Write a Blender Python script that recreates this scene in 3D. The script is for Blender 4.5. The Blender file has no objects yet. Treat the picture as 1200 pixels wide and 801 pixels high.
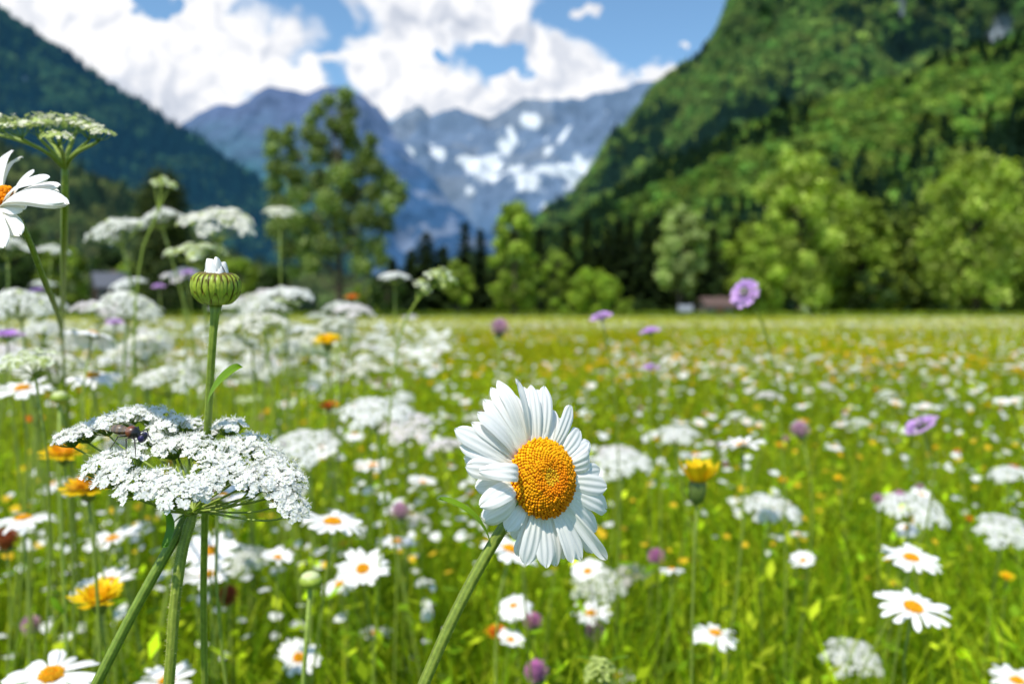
import bpy, math, random
import numpy as np
from mathutils import Vector, Matrix, Quaternion

R = math.radians
rnd = random.Random(7)
rng = np.random.default_rng(11)
scene = bpy.context.scene
COL = scene.collection

# ------------------------------------------------------------------ camera
F = 933.3                     # focal length in photo pixels (28 mm on 36 mm, 1200 px wide)
H = 0.62
PITCH = math.atan((400.5 - 366) / F)
cam_d = bpy.data.cameras.new('camera')
cam_d.lens = 28; cam_d.sensor_width = 36
cam_d.clip_start = 0.01; cam_d.clip_end = 40000
cam = bpy.data.objects.new('camera', cam_d); COL.objects.link(cam)
cam.location = (0, 0, H); cam.rotation_euler = (R(90) - PITCH, 0, 0)
cam_d.dof.use_dof = True; cam_d.dof.focus_distance = 0.217
cam_d.dof.aperture_fstop = 11.5; cam_d.dof.aperture_blades = 9
scene.camera = cam
cp, sp = math.cos(PITCH), math.sin(PITCH)

def P(px, py, d):
    """world point seen at photo pixel (px, py) at depth d"""
    x = (px - 600) / F * d; y = -(py - 400.5) / F * d
    return Vector((x, d * cp + y * sp, H - d * sp + y * cp))

def proj(p):
    v = p - Vector((0, 0, H))
    d = v.y * cp - v.z * sp; y = v.y * sp + v.z * cp
    return 600 + v.x / d * F, 400.5 - y / d * F

# ------------------------------------------------------------------ noise
def _hash(ix, iy, iz, s):
    n = (ix * 374761393 + iy * 668265263 + iz * 2147483647 + s * 974634777).astype(np.int64) & 0x7fffffff
    n = ((n ^ (n >> 13)) * 1274126177) & 0x7fffffff
    n = ((n ^ (n >> 16)) * 668265263) & 0x7fffffff
    return ((n ^ (n >> 15)) & 0xffffff) / float(0xffffff)

def vnoise(p, s=0):
    p = np.asarray(p, float); i = np.floor(p).astype(np.int64); f = p - i
    f = f * f * (3 - 2 * f); r = 0
    for dx in (0, 1):
        for dy in (0, 1):
            for dz in (0, 1):
                w = (f[..., 0] if dx else 1 - f[..., 0]) * (f[..., 1] if dy else 1 - f[..., 1]) * (f[..., 2] if dz else 1 - f[..., 2])
                r = r + w * _hash(i[..., 0] + dx, i[..., 1] + dy, i[..., 2] + dz, s)
    return r

def fbm(p, oct=5, s=0, ridged=False):
    a, t, r = 1.0, 0, 0; p = np.asarray(p, float)
    for o in range(oct):
        n = vnoise(p, s + o)
        if ridged: n = 1 - np.abs(2 * n - 1)
        r = r + a * n; t += a; a *= .5; p = p * 2.03 + 17.3
    return r / t

def sstep(a, b, x):
    t = np.clip((x - a) / (b - a), 0, 1); return t * t * (3 - 2 * t)

# ------------------------------------------------------------------ mesh helpers
def mesh_np(name, V, Fc, mats, col=None, smooth=True, midx=None):
    me = bpy.data.meshes.new(name)
    V = np.asarray(V, np.float32); Fc = np.asarray(Fc, np.int32); k = Fc.shape[1]
    me.vertices.add(len(V)); me.vertices.foreach_set('co', V.ravel())
    me.loops.add(Fc.size); me.loops.foreach_set('vertex_index', Fc.ravel())
    me.polygons.add(len(Fc)); me.polygons.foreach_set('loop_start', np.arange(0, Fc.size, k, dtype=np.int32))
    try: me.polygons.foreach_set('loop_total', np.full(len(Fc), k, np.int32))
    except Exception: pass
    me.polygons.foreach_set('use_smooth', np.full(len(Fc), smooth, bool))
    if midx is not None: me.polygons.foreach_set('material_index', np.asarray(midx, np.int32))
    if col is not None:
        a = me.color_attributes.new('Col', 'FLOAT_COLOR', 'POINT')
        c = np.ones((len(V), 4), np.float32); c[:, :3] = col
        a.data.foreach_set('color', c.ravel())
    for m in (mats if isinstance(mats, (list, tuple)) else [mats]): me.materials.append(m)
    me.update(calc_edges=True)
    return me

class MB:
    """collects quads (a triangle is a quad with a repeated vertex, split off at build)"""
    def __init__(s): s.V = []; s.F = []; s.C = []; s.n = 0
    def add(s, V, Fc, col=(1, 1, 1)):
        V = np.array([tuple(v) for v in V], float)
        s.V.append(V); s.F += [tuple(int(i) + s.n for i in f) for f in Fc]
        c = np.asarray(col, float)
        s.C.append(np.broadcast_to(c, (len(V), 3)) if c.ndim == 1 else c)
        s.n += len(V)
    def mesh(s, name, mat, smooth=True):
        me = bpy.data.meshes.new(name)
        V = np.concatenate(s.V)
        me.from_pydata(V.tolist(), [], s.F)
        a = me.color_attributes.new('Col', 'FLOAT_COLOR', 'POINT')
        c = np.ones((len(V), 4), np.float32); c[:, :3] = np.concatenate(s.C)
        a.data.foreach_set('color', c.ravel())
        me.materials.append(mat)
        me.polygons.foreach_set('use_smooth', np.full(len(me.polygons), smooth, bool))
        return me

def tube(pts, rad, n=6, cap=True):
    pts = [Vector(p) for p in pts]
    if not hasattr(rad, '__len__'): rad = [rad] * len(pts)
    V = []; Fc = []; t0 = (pts[1] - pts[0]).normalized()
    a = t0.orthogonal().normalized()
    for i, p in enumerate(pts):
        t = (pts[min(i + 1, len(pts) - 1)] - pts[max(i - 1, 0)]).normalized()
        a = (a - t * a.dot(t)).normalized(); b = t.cross(a)
        for k in range(n):
            q = 2 * math.pi * k / n
            V.append(p + (a * math.cos(q) + b * math.sin(q)) * rad[i])
    for i in range(len(pts) - 1):
        for k in range(n):
            k2 = (k + 1) % n
            Fc.append((i * n + k, i * n + k2, (i + 1) * n + k2, (i + 1) * n + k))
    V = np.array([tuple(v) for v in V])
    if cap:
        Fc.append(tuple(range((len(pts) - 1) * n, len(pts) * n))); Fc.append(tuple(reversed(range(n))))
    return V, Fc

def bez(p0, p1, p2, p3, n=8):
    out = []
    for i in range(n + 1):
        t = i / n; u = 1 - t
        out.append(p0 * u**3 + p1 * 3 * u * u * t + p2 * 3 * u * t * t + p3 * t**3)
    return out

def ellipsoid(c, r, nu=10, nv=7, M=None):
    V = []; Fc = []
    for j in range(nv + 1):
        th = math.pi * j / nv
        for i in range(nu):
            ph = 2 * math.pi * i / nu
            v = Vector((r[0] * math.sin(th) * math.cos(ph), r[1] * math.sin(th) * math.sin(ph), r[2] * math.cos(th)))
            if M is not None: v = M @ v
            V.append(v + Vector(c))
    for j in range(nv):
        for i in range(nu):
            i2 = (i + 1) % nu
            Fc.append((j * nu + i, (j + 1) * nu + i, (j + 1) * nu + i2, j * nu + i2))
    return np.array([tuple(v) for v in V]), Fc

def frame(z, roll=0.0):
    z = Vector(z).normalized()
    q = Vector((0, 0, 1)).rotation_difference(z)
    return q @ Quaternion((0, 0, 1), roll)

def link(name, me, parent=None, M=None):
    o = bpy.data.objects.new(name, me); COL.objects.link(o)
    if parent is not None: o.parent = parent
    if M is not None: o.matrix_basis = M
    return o

def empty(name, loc, label, cat, group=None):
    o = bpy.data.objects.new(name, None); COL.objects.link(o); o.location = loc
    o.empty_display_size = .01
    tag(o, label, cat, group); return o

def tag(o, label=None, cat=None, group=None, kind=None):
    if label: o['label'] = label
    if cat: o['category'] = cat
    if group: o['group'] = group
    if kind: o['kind'] = kind
    return o

def copy_child(proto, parent, M=None):
    """a copy of a part (and of its sub-parts) under another thing"""
    c = proto.copy(); COL.objects.link(c); c.parent = parent
    if M is not None: c.matrix_basis = M
    for g in proto.children:
        d = g.copy(); COL.objects.link(d); d.parent = c
        d.matrix_parent_inverse = g.matrix_parent_inverse.copy()
    return c

# ------------------------------------------------------------------ materials
def leafmat(name, color, trans=.35, rough=.55, var=.0, tcol=None, spec=.3, noise=0, nscale=400, rand=0.0, bump=0):
    m = bpy.data.materials.new(name); m.use_nodes = True
    nt = m.node_tree; N = nt.nodes; L = nt.links; N.clear()
    out = N.new('ShaderNodeOutputMaterial'); mix = N.new('ShaderNodeMixShader')
    pb = N.new('ShaderNodeBsdfPrincipled'); tr = N.new('ShaderNodeBsdfTranslucent')
    att = N.new('ShaderNodeAttribute'); att.attribute_name = 'Col'
    mul = N.new('ShaderNodeMix'); mul.data_type = 'RGBA'; mul.blend_type = 'MULTIPLY'; mul.inputs[0].default_value = 1
    mul.inputs[6].default_value = (*color, 1); L.new(att.outputs['Color'], mul.inputs[7])
    c = mul.outputs[2]
    if noise:
        tc = N.new('ShaderNodeTexCoord'); no = N.new('ShaderNodeTexNoise'); no.inputs['Scale'].default_value = nscale; no.inputs['Detail'].default_value = 3
        L.new(tc.outputs['Object'], no.inputs['Vector'])
        mr = N.new('ShaderNodeMapRange'); mr.inputs[1].default_value = .3; mr.inputs[2].default_value = .7
        mr.inputs[3].default_value = 1 - noise; mr.inputs[4].default_value = 1 + noise
        L.new(no.outputs['Fac'], mr.inputs[0])
        v = N.new('ShaderNodeVectorMath'); v.operation = 'SCALE'; L.new(c, v.inputs[0]); L.new(mr.outputs[0], v.inputs['Scale']); c = v.outputs[0]
    if rand:
        oi = N.new('ShaderNodeObjectInfo'); hs = N.new('ShaderNodeHueSaturation')
        a = N.new('ShaderNodeMapRange'); a.inputs[3].default_value = 1 - rand; a.inputs[4].default_value = 1 + rand
        L.new(oi.outputs['Random'], a.inputs[0]); L.new(a.outputs[0], hs.inputs['Value'])
        b = N.new('ShaderNodeMath'); b.operation = 'MULTIPLY'; b.inputs[1].default_value = 7.31; L.new(oi.outputs['Random'], b.inputs[0])
        fr = N.new('ShaderNodeMath'); fr.operation = 'FRACT'; L.new(b.outputs[0], fr.inputs[0])
        a2 = N.new('ShaderNodeMapRange'); a2.inputs[3].default_value = .5 - rand * .06; a2.inputs[4].default_value = .5 + rand * .06
        L.new(fr.outputs[0], a2.inputs[0]); L.new(a2.outputs[0], hs.inputs['Hue']); L.new(c, hs.inputs['Color']); c = hs.outputs[0]
    if bump:
        tc = N.new('ShaderNodeTexCoord'); no = N.new('ShaderNodeTexNoise'); no.inputs['Scale'].default_value = nscale
        L.new(tc.outputs['Object'], no.inputs['Vector'])
        bp = N.new('ShaderNodeBump'); bp.inputs['Distance'].default_value = bump; bp.inputs['Strength'].default_value = .5
        L.new(no.outputs['Fac'], bp.inputs['Height']); L.new(bp.outputs[0], pb.inputs['Normal'])
    L.new(c, pb.inputs['Base Color']); pb.inputs['Roughness'].default_value = rough
    pb.inputs['Specular IOR Level'].default_value = spec
    if tcol:
        m2 = N.new('ShaderNodeMix'); m2.data_type = 'RGBA'; m2.blend_type = 'MULTIPLY'; m2.inputs[0].default_value = 1
        m2.inputs[6].default_value = (*tcol, 1); L.new(c, m2.inputs[7]); L.new(m2.outputs[2], tr.inputs[0])
    else: L.new(c, tr.inputs[0])
    mix.inputs[0].default_value = trans
    L.new(pb.outputs[0], mix.inputs[1]); L.new(tr.outputs[0], mix.inputs[2]); L.new(mix.outputs[0], out.inputs[0])
    return m

M_petal = leafmat('petal_white', (.95, .925, .89), .20, .5, spec=.25, noise=.03, nscale=300)
M_floret = leafmat('floret_white', (.93, .92, .88), .33, .6, spec=.2)
M_disc = leafmat('disc_floret', (1, 1, 1), .15, .7, spec=.12)
M_stem = leafmat('green_stem', (.27, .35, .05), .15, .45, spec=.45, noise=.2, nscale=500, bump=.0003)
M_leaf = leafmat('green_leaf', (.16, .30, .02), .45, .45, tcol=(1.5, 1.5, .5), spec=.4)
M_grass = leafmat('meadow_blades', (.95, .93, .55), .45, .65, tcol=(1.35, 1.25, .15), spec=.10)
M_lilac = leafmat('lilac_petal', (1, 1, 1), .35, .6, spec=.1)
M_yellow = leafmat('yellow_petal', (1, 1, 1), .35, .5, spec=.2)
M_crown = leafmat('tree_leaves', (1, 1, .8), .30, .6, tcol=(1.3, 1.3, .3), spec=.15)
M_hill = leafmat('forest_leaves', (1, 1, 1), .25, .7, tcol=(1.2, 1.2, .5), spec=.1, rand=.5)
M_bark = leafmat('tree_bark', (.09, .07, .05), 0, .9, spec=.1, noise=.4, nscale=3)

def petal_grid(L, W, bow=0.0, groove=.12, notch=.06, nt=10, nw=8, seed=0, curl=0.0, base=.45, tipcurl=0.0, fold=0.0):
    """petal along +Y from the origin, upper side +Z"""
    r = random.Random(seed); V = []; Fc = []
    ph = r.uniform(-.4, .4); nn = [r.uniform(.3, 1) for _ in range(3)]
    for i in range(nt + 1):
        t = i / nt; tt = 1 - (1 - t) ** 1.35
        w = base + (1 - base) * min(1, tt / .5) ** .8
        if tt > .72: w *= math.sqrt(max(0.0, 1 - ((tt - .72) / .285) ** 2.3))
        for j in range(nw + 1):
            s = j / nw * 2 - 1
            y = L * tt
            if tt > .7: y -= L * notch * (tt - .7) / .3 * (nn[0] * max(0, math.cos(s * math.pi * 1.5 + ph)) * 1.0 + s * s * .5)
            x = W / 2 * w * s
            z = bow * L * (4 * tt * (1 - tt)) - tipcurl * L * max(0, tt - .55) ** 2 * 4
            z += groove * W * (math.cos(s * math.pi * 3) * .35) * min(1, tt * 3) * (1 - tt * .4)
            z -= curl * W * s * s * (.3 + .7 * tt)
            z += fold * W * abs(s) * tt
            V.append((x, y, z))
    for i in range(nt):
        for j in range(nw):
            a = i * (nw + 1) + j
            Fc.append((a, a + 1, a + nw + 2, a + nw + 1))
    return np.array(V), Fc

def xform(V, M):
    M = np.array(M); return V @ M[:3, :3].T + M[:3, 3]

def mat_from(origin, ydir, zdir):
    y = Vector(ydir).normalized(); z = Vector(zdir); z = (z - y * z.dot(y)).normalized(); x = y.cross(z)
    return Matrix(((x.x, y.x, z.x, origin[0]), (x.y, y.y, z.y, origin[1]), (x.z, y.z, z.z, origin[2]), (0, 0, 0, 1)))

# ------------------------------------------------------------------ disc of a daisy
def disc_mesh(Rd, dome, N, fine=True, name='flower_center', pal=None, dimple=.25, seed=0):
    r = random.Random(seed); mb = MB()
    n_ring = 9; V = []; Fc = []; nu = 28 if fine else 14
    def prof(q): return dome * (1 - q * q) ** .8 * (1 - dimple * math.exp(-(q / .28) ** 2)) if q < 1 else 0
    for i in range(n_ring + 1):
        q = i / n_ring * .985
        for k in range(nu):
            a = 2 * math.pi * k / nu
            V.append((Rd * q * math.cos(a), Rd * q * math.sin(a), prof(q)))
    for i in range(n_ring):
        for k in range(nu):
            k2 = (k + 1) % nu
            Fc.append((i * nu + k, (i + 1) * nu + k, (i + 1) * nu + k2, i * nu + k2))
    # underside
    o = len(V)
    for k in range(nu):
        a = 2 * math.pi * k / nu; V.append((Rd * .9 * math.cos(a), Rd * .9 * math.sin(a), -dome * .25))
    for k in range(nu):
        k2 = (k + 1) % nu
        Fc.append((n_ring * nu + k, o + k, o + k2, n_ring * nu + k2))
    Fc.append(tuple(o + k for k in reversed(range(nu))))
    pal = pal or ((.95, .50, .008), (.90, .27, .004), (.66, .16, .004))
    mb.add(V, Fc, (pal[2][0] * .9, pal[2][1] * .9, pal[2][2]))
    for i in range(N):
        q = math.sqrt((i + .5) / N) * .985; a = i * 2.399963 + r.uniform(-.012, .012) * (1.5 if fine else 0) / max(.2, q)
        x, y = Rd * q * math.cos(a), Rd * q * math.sin(a); z = prof(q)
        e = .02; dz = (prof(min(.999, q + e)) - prof(max(0, q - e))) / (2 * e * Rd)
        nrm = Vector((-dz * math.cos(a), -dz * math.sin(a), 1)).normalized()
        s = Rd * 1.16 / math.sqrt(N) * (.74 + .28 * q) * r.uniform(.78, 1.18)
        if q < .3: c = np.array(pal[0]) * .9
        elif q < .52: c = np.array(pal[1])
        else: c = np.array(pal[0]) * (1 - (q - .5)) + np.array(pal[1]) * (q - .5)
        if fine:
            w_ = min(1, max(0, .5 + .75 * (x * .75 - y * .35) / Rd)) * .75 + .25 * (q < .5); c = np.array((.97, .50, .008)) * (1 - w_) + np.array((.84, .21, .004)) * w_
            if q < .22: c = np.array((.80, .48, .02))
        c = c * r.uniform(.85, 1.15)
        M = frame(nrm).to_matrix()
        if fine:
            hgt = s * (1.15 if q > .35 else .8) * r.uniform(.7, 1.25)
            ring = []; Fq = []
            for j, (rr, hh) in enumerate(((.85, -.4), (.95, .5), (.75, 1.0), (.30, 1.25), (.12, .95))):
                for k in range(6):
                    b = math.pi * k / 3 + a
                    v = M @ Vector((rr * s * math.cos(b), rr * s * math.sin(b), hh * hgt)); ring.append((x + v.x, y + v.y, z + v.z))
            for j in range(4):
                for k in range(6): Fq.append((j * 6 + k, j * 6 + (k + 1) % 6, (j + 1) * 6 + (k + 1) % 6, (j + 1) * 6 + k))
            Fq.append(tuple(24 + k for k in range(6)))
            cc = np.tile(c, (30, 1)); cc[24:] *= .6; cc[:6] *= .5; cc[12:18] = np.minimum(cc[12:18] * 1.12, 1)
            mb.add(ring, Fq, cc)
        else:
            V2, F2 = ellipsoid((x, y, z), (s, s, s * 1.3), 5, 3, M); mb.add(V2, F2, c)
    return mb.mesh(name, M_disc)

# ------------------------------------------------------------------ stems
def stem_mesh(pts, rad, n=8, ridges=0.0, hairs=0, name='stem', mat=None, col=(1, 1, 1), hair_len=.0007):
    mb = MB(); pts = [Vector(p) for p in pts]
    V, Fc = tube(pts, rad, n)
    if ridges:
        c0 = np.repeat(np.array([tuple(p) for p in pts]), n, 0)
        k = np.tile(np.arange(n), len(pts)); f = 1 + ridges * np.where(k % 2 == 0, 1, -1)
        V = c0 + (V - c0) * f[:, None]
        cc = np.where((k % 2 == 0)[:, None], np.array([1.15, 1.1, 1.2]), np.array([.7, .75, .7])) * np.array(col)
        mb.add(V, Fc, cc)
    else: mb.add(V, Fc, col)
    rr = rad if hasattr(rad, '__len__') else [rad] * len(pts)
    for h in range(hairs):
        i = rnd.uniform(0, len(pts) - 1.001); a = int(i); p = pts[a].lerp(pts[a + 1], i - a)
        t = (pts[a + 1] - pts[a]).normalized(); b = t.orthogonal().normalized(); b.rotate(Quaternion(t, rnd.uniform(0, 6.28)))
        r0 = rr[a]; L = hair_len * rnd.uniform(.5, 1.3)
        q = p + b * r0 * .8; e = q + b * (L + r0 * .2) + t * rnd.uniform(-.3, .3) * L; s = t * .00006
        u = b.cross(t) * .00006
        mb.add([tuple(q + s), tuple(q - s + u), tuple(q - s - u), tuple(e)], [(0, 1, 3), (1, 2, 3), (2, 0, 3)], (2.6, 2.0, 6))
    return mb.mesh(name, mat or M_stem)

def stem_path(head, normal, base=None, lean=None, n=9):
    """world points of a stem from the ground up to a flower head"""
    h = head.z
    if base is None:
        a = rnd.uniform(0, 6.28); l = rnd.uniform(.02, .16) * h
        base = Vector((head.x + math.cos(a) * l - normal.x * .05, head.y + math.sin(a) * l - normal.y * .05, 0))
    base = Vector((base[0], base[1], 0.0))
    return base, bez(base, base + Vector((0, 0, h * .45)), head - Vector(normal) * h * .22, head, n)

# ------------------------------------------------------------------ flower prototypes (heads stand at the origin, facing +Z)
protos = bpy.data.collections.new('prototypes')      # never linked to the scene
def proto(name, me):
    o = bpy.data.objects.new(name, me); protos.objects.link(o); return o

def daisy_petals(n, Rd, L, W, seed, elev=.0, spread=.25):
    """list of petal placement matrices and meshes for one daisy head"""
    r = random.Random(seed); out = []
    for i in range(n):
        a = 2 * math.pi * (i + r.uniform(-.28, .28)) / n
        el = elev + r.uniform(-spread, spread) * .8
        y = Vector((math.cos(a) * math.cos(el), math.sin(a) * math.cos(el), math.sin(el)))
        z = Vector((-math.cos(a) * math.sin(el), -math.sin(a) * math.sin(el), math.cos(el))) + Vector((-math.sin(a), math.cos(a), 0)) * r.uniform(-.3, .3)
        M = mat_from(Vector((math.cos(a), math.sin(a), 0)) * Rd * .88 + Vector((0, 0, r.uniform(-.0006, .0))), y, z)
        V, Fc = petal_grid(L * r.uniform(.86, 1.08), W * r.uniform(.85, 1.15), bow=r.uniform(.0, .07), seed=seed * 100 + i,
                           nt=6, nw=6, curl=r.uniform(0, .15), tipcurl=r.uniform(-.05, .2))
        out.append((M, V, Fc))
    return out

def involucre(mb, Rd, depth, col=(.16, .24, .04)):
    V = []; Fc = []; nu = 12
    for j, (q, z) in enumerate(((1.0, 0.0), (.95, -.45), (.65, -.85), (.22, -1.0))):
        for k in range(nu): V.append((Rd * q * math.cos(2 * math.pi * k / nu), Rd * q * math.sin(2 * math.pi * k / nu), z * depth))
    for j in range(3):
        for k in range(nu): Fc.append((j * nu + k, (j + 1) * nu + k, (j + 1) * nu + (k + 1) % nu, j * nu + (k + 1) % nu))
    mb.add(V, Fc, col)

DAISY_SETS = []
for v in range(5):
    Rd = .0056; elev = (.05, .18, -.12, .32, -.35)[v]
    pts = daisy_petals(20 + v, Rd, .0175, .0052, 30 + v, elev)
    petals = []
    mb = MB()
    for k, (M, V, Fc) in enumerate(pts):
        m1 = MB(); m1.add(V, Fc); o = proto('petal', m1.mesh('petal', M_petal)); petals.append((o, M))
        mb.add(xform(V, M), Fc)
    cor = proto('corolla', mb.mesh('corolla', M_petal))
    dm = proto('flower_center', disc_mesh(Rd, .0026, 70, False, seed=v, pal=((.9, .5, .02), (.9, .36, .01), (.6, .25, .01)), dimple=.2))
    m2 = MB(); involucre(m2, Rd * .95, .0032, (.9, .9, 1)); inv = proto('calyx', m2.mesh('calyx', M_stem))
    DAISY_SETS.append((petals, cor, dm, inv))

STEM_CACHE = {}
def place_flower(kind, head, normal, parts, scale, label, cat, group=None, roll=None, stem_r=.0009, base=None, col=(1, 1, 1), stem_n=5):
    head = Vector(head); normal = Vector(normal).normalized()
    b, path = stem_path(head, normal, base)
    root = empty(kind, b, label, cat, group)
    q = frame(normal, rnd.uniform(0, 6.28) if roll is None else roll)
    Mh = Matrix.LocRotScale(head - b, q, Vector((scale,) * 3))
    for p in parts:
        if isinstance(p, tuple): copy_child(p[0], root, Mh @ p[1])
        else: copy_child(p, root, Mh)
    link('stem', stem_mesh([p - b for p in path], stem_r, stem_n, col=col), root)
    return root

# umbels ------------------------------------------------------------
def floret(mb, c, nrm, s, r, petals=5, fine=False, col=(1, 1, 1)):
    q = frame(nrm, r.uniform(0, 6.28)).to_matrix(); V = []; Fc = []
    c = Vector(c); V.append(c)
    for k in range(petals):
        a = 2 * math.pi * k / petals + r.uniform(-.12, .12); L = s * r.uniform(.75, 1.25); w = L * .42; up = r.uniform(.05, .45) * L
        def pt(rad, off, z): return c + q @ Vector((math.cos(a) * rad - math.sin(a) * off, math.sin(a) * rad + math.cos(a) * off, z))
        i = len(V)
        if fine:
            V += [pt(L * .55, w, up * .6), pt(L, w * .8, up), pt(L * .86, 0, up * .85 + .1 * L), pt(L, -w * .8, up), pt(L * .55, -w, up * .6)]
            Fc += [(0, i + 4, i + 2, i + 0), (i + 0, i + 2, i + 1), (i + 4, i + 3, i + 2)]
        else:
            V += [pt(L * .75, w, up), pt(L, 0, up), pt(L * .75, -w, up)]
            Fc += [(0, i + 2, i + 1, i)]
    mb.add([tuple(v) for v in V], Fc, col)

def umbellet_mesh(rad, nfl, fs, seed, fine=False, tint=(1, 1, 1), dome=.35, green=0.0, name='umbellet'):
    """base of the little umbel at the origin, florets on a shallow dome around +Z"""
    r = random.Random(seed); mb = MB(); hgt = rad * .75
    for i in range(nfl):
        q = math.sqrt((i + .5) / nfl) * r.uniform(.92, 1.08); a = i * 2.399963 + r.uniform(-.3, .3)
        p = Vector((rad * q * math.cos(a), rad * q * math.sin(a), hgt + rad * dome * (1 - q * q) + r.uniform(-.12, .12) * rad))
        nrm = Vector((math.cos(a) * q * .7 + r.uniform(-.35, .35), math.sin(a) * q * .7 + r.uniform(-.35, .35), 1))
        t = np.array(tint) * r.uniform(.9, 1.04)
        if r.random() < green: t = np.array((.55, .65, .2)) * r.uniform(.8, 1.1)
        floret(mb, p, nrm, fs * r.uniform(.75, 1.2), r, 5, fine, t)
        if fine:
            for k in range(4):       # stamens standing out of the floret
                e = p + (nrm.normalized() + Vector((r.uniform(-.8, .8), r.uniform(-.8, .8), r.uniform(-.2, .3)))) * fs * .95; w = Vector((r.uniform(-1, 1), r.uniform(-1, 1), 0)).normalized() * fs * .05
                mb.add([tuple(p + w), tuple(p - w), tuple(e - w), tuple(e + w)], [(0, 1, 2, 3)], (1, 1, .95))
                mb.add([tuple(e + w * 2), tuple(e - w * 2), tuple(e + Vector((0, 0, fs * .16)))], [(0, 1, 2)], (1, 1, .9))
            mb.add(*ellipsoid(tuple(p), (fs * .22,) * 3, 5, 3), (.75, .8, .45))
        if i % (1 if fine else 3) == 0:
            V, Fc = tube([Vector((0, 0, 0)), Vector((p.x * .6, p.y * .6, hgt * .45)), p], fs * .07 + .00006, 3, False)
            mb.add(V, Fc, (.22, .36, .06))
    return mb.mesh(name, M_floret)

def umbel_layout(rad, n, seed, dome=.3, depth=.6):
    r = random.Random(seed); out = []
    for i in range(n):
        q = math.sqrt((i + .4) / n); a = i * 2.399963 + r.uniform(-.2, .2)
        c = Vector((rad * q * math.cos(a), rad * q * math.sin(a), rad * (depth + dome * (1 - q * q)) + r.uniform(-.06, .06) * rad))
        out.append((c, Vector((math.cos(a) * q * .55, math.sin(a) * q * .55, 1)).normalized()))
    return out

def ray_mesh(p0, p1, r0, axis=Vector((0, 0, 1)), sag=0.0, n=4, seg=5):
    m = p0 + axis * (p1 - p0).length * .25
    pts = bez(p0, m.lerp(p1, .25) - Vector((0, 0, sag)), p0.lerp(p1, .75) - Vector((0, 0, sag)), p1, seg)
    mb = MB(); V, Fc = tube(pts, [r0 * (1 - .35 * i / seg) for i in range(seg + 1)], n, False); mb.add(V, Fc, (1, 1, 1)); return mb.mesh('ray', M_stem)

UMBEL_SETS = []      # (list of parts, merged head)
for v in range(5):
    rad = .030; n = 15 if v != 3 else 12
    tint = ((1, 1, 1), (1, 1, .97), (.98, .92, .95), (.95, 1, .8), (1, .98, .9))[v]; green = (.0, .04, .0, .55, .1)[v]
    lay = umbel_layout(rad, n, 60 + v, dome=(.3, .45, .35, .15, .3)[v], depth=(.55, .5, .5, .7, .6)[v])
    ums = [umbellet_mesh(rad * (.30 if v != 3 else .22), 24, .0022, 80 + v * 5 + k, tint=tint, green=green) for k in range(3)]
    parts = []; mbw = MB(); r = random.Random(v)
    for k, (c, nrm) in enumerate(lay):
        basep = c - nrm * rad * .2
        ray = proto('ray', ray_mesh(Vector((0, 0, 0)), basep, .0005))
        um = proto('umbellet', ums[k % 3]); um.parent = ray
        M = Matrix.LocRotScale(basep, frame(nrm, r.uniform(0, 6.28)), Vector((1,) * 3) * r.uniform(.85, 1.15))
        um.matrix_basis = M
        parts.append(ray)
        # merged version for the small copies
        me = ums[k % 3]
        VV = np.array([tuple(M @ v.co) for v in me.vertices]); cc = np.empty(len(me.vertices) * 4, np.float32)
        me.color_attributes['Col'].data.foreach_get('color', cc)
        mbw.add(VV, [tuple(p.vertices) for p in me.polygons], cc.reshape(-1, 4)[:, :3])
        V, Fc = tube([Vector((0, 0, 0)), basep * .5 + Vector((0, 0, rad * .05)), basep], .0004, 3, False); mbw.add(V, Fc, (.25, .38, .06))
    UMBEL_SETS.append((parts, proto('flower_head', mbw.mesh('flower_head', M_floret))))

# yellow hawkbit ------------------------------------------------------
def strap_head(nl, L, W, rows, cols, seed, mat, elevs):
    r = random.Random(seed); mb = MB()
    for j in range(rows):
        n = int(nl * (1 - .25 * j))
        for i in range(n):
            a = 2 * math.pi * (i + r.uniform(-.3, .3)) / n; el = elevs[0] + (elevs[1] - elevs[0]) * j / max(1, rows - 1) + r.uniform(-.12, .12)
            y = Vector((math.cos(a) * math.cos(el), math.sin(a) * math.cos(el), math.sin(el)))
            z = Vector((-math.cos(a) * math.sin(el), -math.sin(a) * math.sin(el), math.cos(el)))
            V, Fc = petal_grid(L * (1 - .22 * j) * r.uniform(.85, 1.1), W, bow=-.03, seed=seed + i + j * 50, nt=4, nw=3, base=.6, notch=.03)
            mb.add(xform(V, mat_from(Vector((math.cos(a), math.sin(a), 0)) * .0022, y, z)), Fc, np.array(cols[min(j, len(cols) - 1)]) * r.uniform(.85, 1.1))
    return mb.mesh('corolla', mat)

def cup_mesh(Rr, dp, col, name='calyx'):
    mb = MB(); V = []; Fc = []; nu = 10
    prof = ((.85, .1), (1.0, -.1), (.95, -.5), (.7, -.85), (.2, -1.05))
    for q, z in prof:
        for k in range(nu): V.append((Rr * q * math.cos(2 * math.pi * k / nu) * (1 + .06 * (k % 2)), Rr * q * math.sin(2 * math.pi * k / nu) * (1 + .06 * (k % 2)), z * dp))
    for j in range(len(prof) - 1):
        for k in range(nu): Fc.append((j * nu + k, (j + 1) * nu + k, (j + 1) * nu + (k + 1) % nu, j * nu + (k + 1) % nu))
    mb.add(V, Fc, col); return mb.mesh(name, M_stem)

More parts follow.
